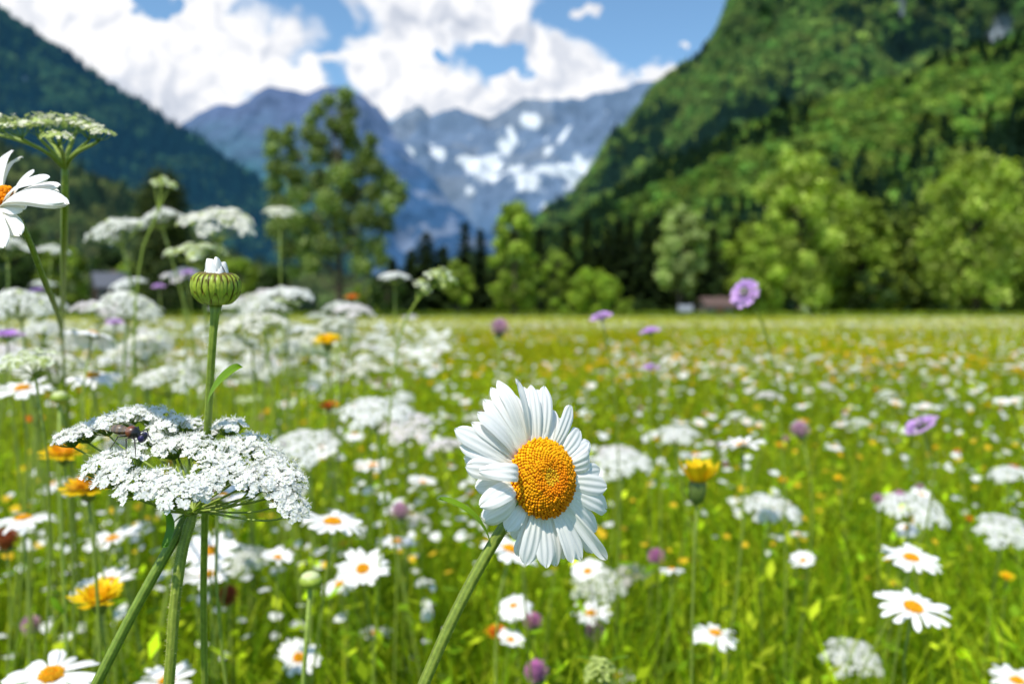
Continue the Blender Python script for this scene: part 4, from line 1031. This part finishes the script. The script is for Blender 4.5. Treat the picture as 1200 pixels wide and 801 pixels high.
for i, (px, top, w, dk) in enumerate(((500, 268, 52, .8), (520, 285, 44, .8), (545, 256, 34, .8), (563, 264, 32, .8), (482, 290, 40, .8), (585, 282, 34, .7), (632, 262, 36, .8), (665, 258, 34, .8), (688, 252, 34, .8), (712, 262, 36, .7), (738, 248, 36, .8), (758, 256, 36, .8), (780, 268, 36, .7), (835, 262, 40, .8), (860, 250, 40, .8), (822, 282, 34, .7), (620, 290, 30, .8), (648, 296, 28, .7), (725, 252, 38, .7), (770, 246, 36, .7), (800, 244, 40, .7), (815, 256, 36, .7), (700, 285, 30, .8), (900, 240, 44, .8), (1040, 255, 40, .8), (460, 300, 36, .8))):
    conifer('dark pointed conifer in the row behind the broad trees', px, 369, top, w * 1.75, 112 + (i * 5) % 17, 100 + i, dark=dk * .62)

# ------------------------------------------------------------------ small buildings under the trees
M_wall = leafmat('house_wall', (1, 1, 1), 0, .85, spec=.1, noise=.08, nscale=2)
def box(mb, x0, x1, y0, y1, z0, z1, col):
    V = [(x0, y0, z0), (x1, y0, z0), (x1, y1, z0), (x0, y1, z0), (x0, y0, z1), (x1, y0, z1), (x1, y1, z1), (x0, y1, z1)]
    mb.add(V, [(0, 3, 2, 1), (4, 5, 6, 7), (0, 1, 5, 4), (1, 2, 6, 5), (2, 3, 7, 6), (3, 0, 4, 7)], col)
def house(label, px, d, w, h, roof, wall, rot, name='house', rcol=(.12, .08, .07)):
    b = P(px, 370, d); b.z = float(gz(np.array(b.x), np.array(b.y))); root = empty(name, b, label, 'house'); root.rotation_euler = (0, 0, rot); l = w * .8
    mb = MB(); box(mb, -w / 2, w / 2, -l / 2, l / 2, 0, h, wall); mb.add([(-w / 2, -l / 2, h), (-w / 2, l / 2, h), (-w / 2, 0, h + roof * .95), (w / 2, -l / 2, h), (w / 2, l / 2, h), (w / 2, 0, h + roof * .95)], [(0, 2, 1), (3, 4, 5)], wall)
    link('wall', mb.mesh('wall', M_wall, False), root)
    mb = MB(); e = .35
    for s in (-1, 1):
        y1 = s * (l / 2 + e); z1 = h - e * roof / (l / 2)
        V = [(-w / 2 - e, y1, z1), (w / 2 + e, y1, z1), (w / 2 + e, 0, h + roof), (-w / 2 - e, 0, h + roof)]; V += [(a, c, z + .14) for a, c, z in V]
        mb.add(V, [(0, 1, 2, 3), (7, 6, 5, 4), (0, 4, 5, 1), (1, 5, 6, 2), (3, 7, 4, 0)], rcol)
    rf = link('roof', mb.mesh('roof', M_wall, False), root)
    mb = MB(); box(mb, w * .2, w * .2 + .5, .3, .8, h + roof * .3, h + roof * 1.3, (.3, .2, .16)); link('chimney', mb.mesh('chimney', M_wall, False), rf)
    for k in (-.3, .28):
        mb = MB(); box(mb, w * k - .4, w * k + .4, -l / 2 - .04, -l / 2 + .02, h * .4, h * .75, (.5, .5, .5)); wn = link('window', mb.mesh('window', M_wall, False), root)
        mb = MB(); box(mb, w * k - .32, w * k + .32, -l / 2 - .06, -l / 2 - .042, h * .43, h * .72, (.03, .04, .06)); link('pane', mb.mesh('pane', M_fly, False), wn)
    mb = MB(); box(mb, -.45, .45, -l / 2 - .05, -l / 2 + .02, 0, h * .72, (.3, .08, .08)); dr = link('door', mb.mesh('door', M_wall, False), root)
    mb = MB(); box(mb, .28, .34, -l / 2 - .1, -l / 2 - .05, h * .34, h * .38, (.4, .4, .4)); link('handle', mb.mesh('handle', M_fly, False), dr)
house('small pale house with brown roof tucked under the trees left of the scabious', 838, 84, 2.8, 1.3, .7, (.26, .21, .18), R(12))
house('tiny white hut beside the trunk of the pale topped tree', 803, 84, .8, .9, .3, (.22, .25, .27), R(-8), 'hut', (.2, .22, .25))
house('grey roofed house far behind the left umbels', 128, 90, 2.8, 3.6, 1.3, (.05, .035, .03), R(40), rcol=(.13, .135, .16))

# ------------------------------------------------------------------ mountains
def grid_mesh(name, G, C, mat, smooth=True):
    a, b = G.shape[:2]; i, j = np.meshgrid(np.arange(a - 1), np.arange(b - 1), indexing='ij')
    Fq = np.stack([i * b + j, (i + 1) * b + j, (i + 1) * b + j + 1, i * b + j + 1], -1).reshape(-1, 4)
    o = link(name, mesh_np(name, G.reshape(-1, 3), Fq, mat, C.reshape(-1, 3), smooth)); o['kind'] = 'structure'; return o

def slope(ridge, foot, ns, nt, back=.25, p=1.0, seed=0, A=0.0, scale=100., ax=(1, 1, 1), jag=0.0, jscale=50., spur=0.0, spurs=8., nback=8, oct=6):
    """surface between a foot line and a ridge line (both lists of (px, py, depth)); t=0 foot, 1 ridge, >1 the far side"""
    def line(pts, n):
        W = np.array([tuple(P(*q)) for q in pts]); px = np.array([q[0] for q in pts], float); s = np.linspace(px[0], px[-1], n)
        return np.stack([np.interp(s, px, W[:, k]) for k in range(3)], -1), s
    Rg, s = line(ridge, ns); Ft, _ = line(foot, ns); Ft[:, 2] = .2
    Rg[:, 2] += jag * (fbm(np.stack([s / jscale, s * 0, s * 0], -1), 5, seed + 40, True) - .62)
    t = np.linspace(0, 1, nt); tb = 1 + back * np.arange(1, nback + 1) / nback
    T = np.concatenate([t, tb]); G = np.empty((ns, len(T), 3))
    for k, tv in enumerate(T):
        if tv <= 1: G[:, k] = Ft + (Rg - Ft) * tv; G[:, k, 2] = Ft[:, 2] + (Rg[:, 2] - Ft[:, 2]) * tv ** p
        else:
            q = (tv - 1); G[:, k] = Rg + (Rg - Ft) * q; G[:, k, 2] = Rg[:, 2] * (1 - q * 1.6)
    nrm = (Rg - Ft); nrm[:, 2] = 0; nrm = -nrm / np.linalg.norm(nrm, axis=1)[:, None]
    env = (np.sin(np.clip(T, 0, 1) * math.pi * .92) ** .7)[None, :] * (T <= 1)[None, :]
    q = G / scale * np.array(ax)
    dsp = (fbm(q, oct, seed, True) - .55) * A * env
    S = (s / spurs)[:, None] + 1.2 * (vnoise(np.stack([G[..., 0] / scale, G[..., 2] / scale, G[..., 0] * 0], -1), seed + 5) - .5)
    dsp = dsp + spur * env * (fbm(np.stack([S, T[None, :] * 1.3 + S * 0, S * 0], -1), 3, seed + 9, True) - .55)
    G = G + dsp[..., None] * (nrm[:, None, :] * .8 + np.array([0, 0, .6])); 
    return G, s, T, dsp

def mtn_mat(name, bscale, bdist, nsc=1.0, nam=.25, haze_glow=None):
    m = leafmat(name, (1, 1, 1), 0, .95, spec=.03, noise=nam, nscale=nsc)
    nt = m.node_tree; N = nt.nodes; L = nt.links; pb = [n for n in N if n.type == 'BSDF_PRINCIPLED'][0]
    tc = N.new('ShaderNodeTexCoord'); no = N.new('ShaderNodeTexNoise'); no.inputs['Scale'].default_value = bscale; no.inputs['Detail'].default_value = 8; no.inputs['Roughness'].default_value = .65
    L.new(tc.outputs['Object'], no.inputs['Vector']); bp = N.new('ShaderNodeBump'); bp.inputs['Distance'].default_value = bdist; bp.inputs['Strength'].default_value = .8
    L.new(no.outputs['Fac'], bp.inputs['Height']); L.new(bp.outputs[0], pb.inputs['Normal'])
    if haze_glow: pb.inputs['Emission Color'].default_value = (*haze_glow, 1); pb.inputs['Emission Strength'].default_value = 1     # distance haze painted as a faint glow of the slope itself
    return m

def pix(G):
    v = G - np.array([0, 0, H]); d = v[..., 1] * cp - v[..., 2] * sp; y = v[..., 1] * sp + v[..., 2] * cp
    return 600 + v[..., 0] / d * F, 400.5 - y / d * F

# far range with snow
G, s, Tt, dsp = slope([(380, 170, 8000), (440, 120, 8000), (458, 148, 8000), (488, 131, 8000), (505, 141, 8000), (527, 134, 8000), (550, 142, 8100), (575, 148, 8200), (597, 130, 8000), (615, 119, 8000), (640, 124, 8000), (665, 120, 8000), (700, 114, 8000), (735, 110, 8000), (765, 100, 8000), (790, 99, 8000), (830, 95, 8000), (900, 90, 8000), (1000, 90, 8000)],
    [(380, 366, 4800), (1000, 366, 4800)], 320, 150, p=1.35, seed=70, A=800, scale=800, jag=70, jscale=22, spur=60, spurs=40)
px_, py_ = pix(G); nz = fbm(G / 260, 5, 71); nb = fbm(G / 700, 4, 72)
C = np.array([.08, .11, .16]) * (.75 + .6 * nz)[..., None] + np.array([.03, .02, .0]) * (nb > .5)[..., None]  # rock colour tinted blue to carry the distance haze
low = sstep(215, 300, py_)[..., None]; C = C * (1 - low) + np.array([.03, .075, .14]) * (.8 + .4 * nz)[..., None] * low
snow = np.zeros_like(nz)
for (cx, cy, rx, ry, an) in ((622, 141, 16, 12, 0), (568, 200, 30, 20, .1), (545, 190, 22, 10, -.4), (612, 208, 32, 15, .25), (650, 200, 30, 11, .0), (688, 200, 32, 12, .45), (515, 180, 18, 11, -.5), (550, 223, 9, 8, 0), (592, 172, 8, 16, .5), (700, 192, 22, 9, .4), (640, 180, 20, 6, .8), (675, 216, 16, 5, .4), (480, 178, 14, 6, -.6), (600, 160, 5, 14, .4), (660, 160, 22, 3, 1.0)):
    ca, sa = math.cos(an), math.sin(an); u = ((px_ - cx) * ca - (py_ - cy) * sa) / rx; v = ((px_ - cx) * sa + (py_ - cy) * ca) / ry
    snow = np.maximum(snow, 1.15 - np.sqrt(u * u + v * v))
nf = fbm(G / 110, 5, 77)
snow = sstep(.40, .56, snow + (nz - .5) * 1.1 + (nf - .5) * 1.3)[..., None]
C = C * (1 - snow) + np.array([.56, .57, .57]) * snow
grid_mesh('snowy_mountain', G, C, mtn_mat('far_rock', .004, 40, .006, haze_glow=(.045, .088, .15)))

# blue peak behind the tall tree
G, s, Tt, dsp = slope([(180, 190, 4500), (215, 148, 4500), (240, 132, 4500), (258, 123, 4500), (275, 127, 4500), (300, 112, 4500), (318, 102, 4500), (335, 106, 4500), (360, 112, 4500), (385, 105, 4500), (410, 104, 4500), (430, 118, 4500), (455, 150, 4450), (480, 185, 4300), (505, 215, 4100), (530, 245, 3900), (560, 272, 3700), (600, 295, 3500), (640, 330, 3300)],
    [(120, 366, 2900), (640, 366, 2600)], 300, 130, p=1.2, seed=80, A=300, scale=420, jag=30, jscale=16, spur=60, spurs=60)
px_, py_ = pix(G); nz = fbm(G / 130, 5, 81)
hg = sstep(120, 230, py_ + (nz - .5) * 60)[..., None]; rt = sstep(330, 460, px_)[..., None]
C = np.array([.075, .10, .17]) * (1 - hg) + (np.array([.03, .10, .10]) * (1 - rt) + np.array([.03, .07, .14]) * rt) * hg; C = C * (.7 + .6 * nz)[..., None]  # blue of the distance haze is mixed into these slope colours
pale = (fbm(G / 90, 4, 83) > .62)[..., None] * (px_ > 440)[..., None] * .5; C = C * (1 - pale) + np.array([.2, .22, .26]) * pale
grid_mesh('blue_mountain', G, C, mtn_mat('peak_rock', .01, 18, .015, haze_glow=(.016, .045, .095)))

# long dark slope on the left
G, s, Tt, dsp = slope([(-260, -130, 2000), (-120, -52, 2000), (-40, -5, 2000), (0, 22, 2000), (50, 52, 2000), (100, 85, 2000), (150, 122, 2000), (195, 147, 2000), (215, 158, 1950), (250, 185, 1850), (290, 212, 1750), (320, 240, 1650), (360, 285, 1550), (420, 330, 1400), (480, 366, 1300)],
    [(-260, 366, 900), (480, 366, 1150)], 300, 160, p=1.05, seed=90, A=90, scale=200, jag=8, jscale=14, spur=40, spurs=60)
px_, py_ = pix(G); nz = fbm(G / 40, 5, 91); n2_ = fbm(G / 160, 3, 92)
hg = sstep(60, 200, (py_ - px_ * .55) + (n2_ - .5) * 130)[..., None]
C = (np.array([.012, .045, .08]) * (1 - hg) + np.array([.032, .085, .035]) * hg) * (.3 + 1.4 * nz)[..., None]  # woods coloured bluish, with the haze painted in
rk = (fbm(G / 60, 4, 95) > .70)[..., None]; C = C * (1 - rk * .5) + np.array([.10, .15, .22]) * rk * .5
G_left = G; T_left = Tt
grid_mesh('wooded_mountain', G, C, mtn_mat('wooded_slope', .06, 9, .06, .45, haze_glow=(.005, .022, .042)))

# ---- forest on slopes (a mass nobody could count)
def crown_proto(kind, seed, mat, lc, nc):
    r = random.Random(seed); V_, F_, C_ = [], [], []
    if kind == 'leafy':
        cs = [(r.uniform(-.32, .32), r.uniform(-.32, .32), .45 + r.uniform(-.18, .38)) for _ in range(9)]; rs = [r.uniform(.2, .32) for _ in cs]
        V, Fq, C = leaf_cloud(cs, rs, 46, .14, seed, lc, .9)
    else:
        g = np.random.default_rng(seed); N = 420; t = g.uniform(0, 1, N) ** 1.3; a = g.uniform(0, 6.28, N); rad = .26 * (1 - t) * g.uniform(.55, 1.05, N) + .01
        p = np.stack([np.cos(a) * rad, np.sin(a) * rad, t * 1.5 - rad * .4], -1); dv = np.stack([np.cos(a), np.sin(a), -.5 + 0 * a], -1); sd = np.stack([-np.sin(a), np.cos(a), g.uniform(-.4, .4, N)], -1); s_ = (.06 + .07 * (1 - t))[:, None]
        V = np.stack([p - dv * s_, p + sd * s_ * .8, p + dv * s_, p - sd * s_ * .8], 1).reshape(-1, 3); Fq = np.arange(N * 4).reshape(-1, 4); C = np.repeat(np.array([nc]) * g.uniform(.7, 1.3, (N, 1)), 4, 0)
    return mesh_np('crown_' + kind, V, Fq, mat, C, smooth=False)
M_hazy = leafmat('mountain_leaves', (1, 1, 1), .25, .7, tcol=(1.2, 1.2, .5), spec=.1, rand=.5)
pbh = [n for n in M_hazy.node_tree.nodes if n.type == 'BSDF_PRINCIPLED'][0]; pbh.inputs['Emission Color'].default_value = (.006, .016, .020, 1); pbh.inputs['Emission Strength'].default_value = 1  # weak leaf emission stands in for haze, with cooler leaf colours
FSETS = []
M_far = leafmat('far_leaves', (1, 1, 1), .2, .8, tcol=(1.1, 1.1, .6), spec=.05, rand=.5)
pbh = [n for n in M_far.node_tree.nodes if n.type == 'BSDF_PRINCIPLED'][0]; pbh.inputs['Emission Color'].default_value = (.010, .042, .085, 1); pbh.inputs['Emission Strength'].default_value = 1  # blue emission on the leaves imitates haze over the left slope
for mt, lc, nc in ((M_hill, [(.13, .23, .035), (.075, .15, .03), (.20, .30, .05)], (.025, .065, .032)), (M_hazy, [(.14, .24, .045), (.09, .17, .04), (.20, .29, .06)], (.025, .07, .045)),
                   (M_hazy, [(.12, .16, .04), (.09, .12, .03), (.15, .18, .06)], (.05, .09, .04)), (M_far, [(.05, .12, .055), (.035, .09, .06), (.07, .14, .055)], (.016, .06, .065))):
    fcol = bpy.data.collections.new('forest_prototypes'); FSETS.append(fcol)
    for k in range(3): fcol.objects.link(bpy.data.objects.new('a_leafy_%d' % k, crown_proto('leafy', 400 + k, mt, lc, nc)))
    for k in range(2): fcol.objects.link(bpy.data.objects.new('b_needle_%d' % k, crown_proto('needle', 410 + k, mt, lc, nc)))

def forest(name, G, N, size, label, seed, conif, fcol, keep=None):
    g = np.random.default_rng(seed); a, b = G.shape[:2]
    A = np.linalg.norm(np.cross(G[1:, :-1] - G[:-1, :-1], G[:-1, 1:] - G[:-1, :-1]), axis=-1)
    if keep is not None: A = A * keep[:-1, :-1]
    w = A.ravel() / A.sum(); idx = g.choice(len(w), N, p=w); i, j = np.unravel_index(idx, A.shape); u, v = g.uniform(0, 1, (2, N))[:, :, None]
    Pp = G[i, j] * (1 - u) * (1 - v) + G[i + 1, j] * u * (1 - v) + G[i, j + 1] * (1 - u) * v + G[i + 1, j + 1] * u * v
    me = bpy.data.meshes.new(name); me.vertices.add(N); me.vertices.foreach_set('co', (Pp - np.array([0, 0, size * .12])).astype(np.float32).ravel())
    cn = fbm(Pp / (size * 6), 3, seed + 3) + g.uniform(-.13, .13, N); isc = cn > conif
    pick = np.where(isc, 3 + g.integers(0, 2, N), g.integers(0, 3, N)).astype(np.int32)
    me.attributes.new('pick', 'INT', 'POINT').data.foreach_set('value', pick)
    me.attributes.new('spin', 'FLOAT', 'POINT').data.foreach_set('value', g.uniform(0, 6.28, N).astype(np.float32))
    me.attributes.new('size', 'FLOAT', 'POINT').data.foreach_set('value', (size * g.uniform(.65, 1.35, N)).astype(np.float32))
    o = link(name, me); tag(o, label, 'forest', kind='stuff')
    ng = bpy.data.node_groups.new(name, 'GeometryNodeTree'); ng.interface.new_socket('Geometry', in_out='INPUT', socket_type='NodeSocketGeometry'); ng.interface.new_socket('Geometry', in_out='OUTPUT', socket_type='NodeSocketGeometry')
    N_ = ng.nodes; L = ng.links; gi = N_.new('NodeGroupInput'); go = N_.new('NodeGroupOutput'); ip = N_.new('GeometryNodeInstanceOnPoints'); ci = N_.new('GeometryNodeCollectionInfo')
    ci.inputs['Collection'].default_value = fcol; ci.inputs['Separate Children'].default_value = True; ci.inputs['Reset Children'].default_value = True
    def attr(nm, ty):
        n = N_.new('GeometryNodeInputNamedAttribute'); n.data_type = ty; n.inputs[0].default_value = nm; return n.outputs[0]
    cx = N_.new('ShaderNodeCombineXYZ'); L.new(attr('spin', 'FLOAT'), cx.inputs[2]); L.new(gi.outputs[0], ip.inputs['Points']); L.new(ci.outputs[0], ip.inputs['Instance'])
    ip.inputs['Pick Instance'].default_value = True; L.new(attr('pick', 'INT'), ip.inputs['Instance Index']); L.new(cx.outputs[0], ip.inputs['Rotation']); L.new(attr('size', 'FLOAT'), ip.inputs['Scale'])
    L.new(ip.outputs[0], go.inputs[0]); md = o.modifiers.new('forest', 'NODES'); md.node_group = ng
    return o

# steep green mountain on the right
G, s, Tt, dsp = slope([(520, 340, 1000), (600, 305, 950), (640, 268, 900), (668, 240, 880), (700, 205, 860), (730, 172, 840), (760, 140, 820), (790, 110, 800), (815, 85, 780), (838, 55, 760), (850, 28, 750), (866, -5, 740), (900, -60, 720), (1000, -130, 700), (1150, -190, 680), (1300, -230, 660), (1500, -260, 650)],
    [(520, 366, 700), (800, 366, 420), (1500, 366, 380)], 320, 170, p=1.0, seed=110, A=90, scale=140, jag=10, jscale=20, spur=60, spurs=62, oct=3)
px_, py_ = pix(G); nz = fbm(G / 25, 4, 111); rk = fbm(G / np.array([60, 60, 110]), 4, 113)
cliff = sstep(.68, .74, rk) * sstep(190, 90, py_) * sstep(900, 1000, px_); cliff = np.maximum(cliff, sstep(1.0, .6, np.hypot((px_ - 1176) / 24, (py_ - 45) / 34) + (rk - .5) * 1.2)); cliff = np.maximum(cliff, sstep(.9, .5, np.hypot((px_ - 1110) / 16, (py_ - 22) / 10) + (rk - .5)))
C = np.array([.03, .06, .018]) * (.6 + .8 * nz)[..., None]; C = C * (1 - cliff[..., None]) + np.array([.24, .29, .33]) * (.7 + .5 * nz)[..., None] * cliff[..., None]
grid_mesh('steep_mountain', G, C, mtn_mat('steep_slope', .08, 6, .1))
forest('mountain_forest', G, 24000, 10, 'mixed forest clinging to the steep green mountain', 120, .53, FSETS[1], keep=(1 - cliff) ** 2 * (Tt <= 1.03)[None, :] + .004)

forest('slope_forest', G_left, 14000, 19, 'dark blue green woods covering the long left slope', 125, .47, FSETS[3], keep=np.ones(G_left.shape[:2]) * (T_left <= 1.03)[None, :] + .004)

# nearer wooded shoulder below it
G, s, Tt, dsp = slope([(560, 345, 520), (640, 305, 500), (700, 262, 480), (740, 232, 465), (800, 205, 450), (850, 180, 435), (900, 158, 425), (950, 140, 415), (1000, 128, 405), (1060, 108, 395), (1130, 90, 385), (1200, 62, 375), (1300, 20, 365), (1500, -30, 360)],
    [(560, 367, 330), (800, 367, 230), (1500, 367, 170)], 220, 110, p=1.0, seed=130, A=30, scale=100, jag=10, jscale=30, spur=0, spurs=70, oct=2)
C = np.ones(G.shape) * np.array([.035, .06, .015]); grid_mesh('hillside', G, C, mtn_mat('hill_floor', .1, 3, .1))
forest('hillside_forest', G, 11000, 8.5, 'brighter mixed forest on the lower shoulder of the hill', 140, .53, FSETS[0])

# low wooded foothill on the left
G, s, Tt, dsp = slope([(-200, 110, 620), (-60, 165, 620), (40, 195, 610), (90, 208, 600), (130, 225, 600), (170, 250, 600), (230, 290, 600), (300, 322, 600), (400, 345, 600), (500, 362, 600)],
    [(-200, 367, 300), (500, 367, 480)], 160, 70, p=1.0, seed=150, A=30, scale=100, jag=6, jscale=30, spur=0, spurs=60, oct=2)
C = np.ones(G.shape) * np.array([.04, .07, .025]); grid_mesh('foothill', G, C, mtn_mat('foothill_floor', .1, 3, .1))
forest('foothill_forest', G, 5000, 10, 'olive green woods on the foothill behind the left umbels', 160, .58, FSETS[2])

# ------------------------------------------------------------------ light and sky
sun = bpy.data.lights.new('sun', 'SUN'); sun.energy = 5.0; sun.angle = R(.53); sun.color = (1, .955, .88)
so = bpy.data.objects.new('sun', sun); COL.objects.link(so); so.rotation_euler = SUN.to_track_quat('Z', 'Y').to_euler()
w = bpy.data.worlds.new('World'); scene.world = w; w.use_nodes = True; nt = w.node_tree; N = nt.nodes; L = nt.links; N.clear()
bg = N.new('ShaderNodeBackground'); bg.inputs[1].default_value = .135; out = N.new('ShaderNodeOutputWorld'); L.new(bg.outputs[0], out.inputs[0])
sky = N.new('ShaderNodeTexSky'); sky.sky_type = 'NISHITA'; sky.sun_disc = False; sky.sun_elevation = math.asin(SUN.z); sky.sun_rotation = math.atan2(SUN.x, SUN.y); sky.air_density = 1.0; sky.dust_density = .3; sky.ozone_density = 2.5; sky.altitude = 600
tc = N.new('ShaderNodeTexCoord'); sep = N.new('ShaderNodeSeparateXYZ'); L.new(tc.outputs['Generated'], sep.inputs[0])
def mth(op, a, b=None, c=None, clamp=False):
    n = N.new('ShaderNodeMath'); n.operation = op; n.use_clamp = clamp
    for k, v in enumerate((a, b, c)):
        if v is None: continue
        if isinstance(v, (int, float)): n.inputs[k].default_value = v
        else: L.new(v, n.inputs[k])
    return n.outputs[0]
ymax = mth('MAXIMUM', sep.outputs[1], .05); u = mth('DIVIDE', sep.outputs[0], ymax); v = mth('DIVIDE', sep.outputs[2], ymax)
cb = N.new('ShaderNodeCombineXYZ'); L.new(u, cb.inputs[0]); L.new(v, cb.inputs[1]); UV0 = cb.outputs[0]
def noise(vec, sc, det, rough=.55, off=(0, 0, 0)):
    m = N.new('ShaderNodeVectorMath'); m.operation = 'ADD'; L.new(vec, m.inputs[0]); m.inputs[1].default_value = off
    n = N.new('ShaderNodeTexNoise'); n.inputs['Scale'].default_value = sc; n.inputs['Detail'].default_value = det; n.inputs['Roughness'].default_value = rough; L.new(m.outputs[0], n.inputs['Vector']); return n.outputs['Fac']
def warp(vec, sc, det, amt):
    n = N.new('ShaderNodeTexNoise'); n.inputs['Scale'].default_value = sc; n.inputs['Detail'].default_value = det; L.new(vec, n.inputs['Vector'])
    a = N.new('ShaderNodeVectorMath'); a.operation = 'SUBTRACT'; L.new(n.outputs['Color'], a.inputs[0]); a.inputs[1].default_value = (.5, .5, .5)
    b = N.new('ShaderNodeVectorMath'); b.operation = 'MULTIPLY_ADD'; L.new(a.outputs[0], b.inputs[0]); b.inputs[1].default_value = (amt, amt, 0); L.new(vec, b.inputs[2]); return b.outputs[0]
UV = warp(UV0, 16, 5, .11)
def uv_of(px, py):
    q = P(px, py, 1.0) - Vector((0, 0, H)); return q.x / q.y, q.z / q.y
def blob(px, py, rx, ry):
    cu, cv = uv_of(px, py); a = N.new('ShaderNodeVectorMath'); a.operation = 'SUBTRACT'; L.new(UV, a.inputs[0]); a.inputs[1].default_value = (cu, cv, 0)
    b = N.new('ShaderNodeVectorMath'); b.operation = 'MULTIPLY'; L.new(a.outputs[0], b.inputs[0]); b.inputs[1].default_value = (F / rx, F / ry, 0)
    c = N.new('ShaderNodeVectorMath'); c.operation = 'LENGTH'; L.new(b.outputs[0], c.inputs[0]); return mth('SUBTRACT', 1.0, c.outputs['Value'])
mask = None
for bl in ((40, -30, 150, 70), (110, 45, 150, 85), (235, 50, 100, 75), (290, 60, 95, 75), (190, 120, 140, 85), (335, 98, 62, 32), (250, -10, 80, 55), (60, 40, 120, 60), (-120, 0, 150, 100),
           (520, 5, 125, 55), (575, 15, 70, 55), (470, 62, 75, 34), (440, 88, 58, 26), (495, 100, 95, 45), (555, 128, 95, 38), (460, 122, 60, 24), (665, 92, 85, 48), (630, 62, 40, 32), (705, 100, 40, 34), (600, 118, 70, 30),
           (790, 89, 52, 18), (680, 19, 18, 11), (794, 54, 16, 9), (392, 85, 22, 9), (900, -200, 260, 90), (300, -260, 300, 90)):
    b = blob(*bl); mask = b if mask is None else mth('MAXIMUM', mask, b)
for bl in ((177, 4, 26, 26), (590, 72, 42, 26), (512, 55, 14, 8)):
    b = mth('MAXIMUM', blob(*bl), 0.0); mask = mth('SUBTRACT', mask, mth('MULTIPLY', b, 1.5))
wob = noise(UV, 11, 6, .6); fine_ = noise(UV, 34, 5, .6)
mm = mth('ADD', mask, mth('MULTIPLY', mth('SUBTRACT', wob, .5), 1.5)); mm = mth('ADD', mm, mth('MULTIPLY', mth('SUBTRACT', fine_, .5), .22))
den = N.new('ShaderNodeMapRange'); den.interpolation_type = 'SMOOTHSTEP'; den.inputs[1].default_value = .04; den.inputs[2].default_value = .42; L.new(mm, den.inputs[0])
# relief: the same noise looked up a step towards the sun
rel = mth('SUBTRACT', noise(UV, 13, 5, .55), noise(UV, 13, 5, .55, (-.012, .02, 0)))
low = noise(UV, 5, 3, .5, (3, 1, 0))
cu, cv = uv_of(200, 135); gray = mth('MAXIMUM', blob(200, 150, 130, 75), 0.0); gray = mth('MULTIPLY', gray, 1.1); g2 = mth('MULTIPLY', mth('MAXIMUM', blob(500, 25, 120, 40), 0.0), .55); gray = mth('ADD', gray, g2)
sh = mth('ADD', mth('MULTIPLY', rel, 2.2), .86); sh = mth('SUBTRACT', sh, mth('MULTIPLY', gray, .33)); sh = mth('ADD', sh, mth('MULTIPLY', mth('SUBTRACT', low, .5), .5), clamp=True)
cr = N.new('ShaderNodeValToRGB'); e = cr.color_ramp.elements; e[0].position = .2; e[0].color = (.42, .48, .60, 1); e[1].position = .85; e[1].color = (1.02, 1.02, 1.04, 1); m_ = cr.color_ramp.elements.new(.55); m_.color = (.70, .74, .83, 1); L.new(sh, cr.inputs[0])
sc_ = N.new('ShaderNodeVectorMath'); sc_.operation = 'SCALE'; sc_.inputs['Scale'].default_value = 7.6; L.new(cr.outputs[0], sc_.inputs[0])
tint = N.new('ShaderNodeMix'); tint.data_type = 'RGBA'; tint.blend_type = 'MULTIPLY'; tint.inputs[0].default_value = 1; L.new(sky.outputs[0], tint.inputs[6]); tint.inputs[7].default_value = (1.12, 1.34, 1.34, 1)
mx = N.new('ShaderNodeMix'); mx.data_type = 'RGBA'; L.new(den.outputs[0], mx.inputs[0]); L.new(tint.outputs[2], mx.inputs[6]); L.new(sc_.outputs[0], mx.inputs[7]); L.new(mx.outputs[2], bg.inputs[0])

scene.view_settings.view_transform = 'Standard'; scene.view_settings.look = 'None'; scene.view_settings.exposure = 0; scene.view_settings.gamma = 1
scene.render.engine = 'CYCLES'
scene.cycles.use_denoising = True
scene.cycles.max_bounces = 7; scene.cycles.transmission_bounces = 4; scene.cycles.diffuse_bounces = 4; scene.cycles.transparent_max_bounces = 6
scene.cycles.sample_clamp_indirect = 6
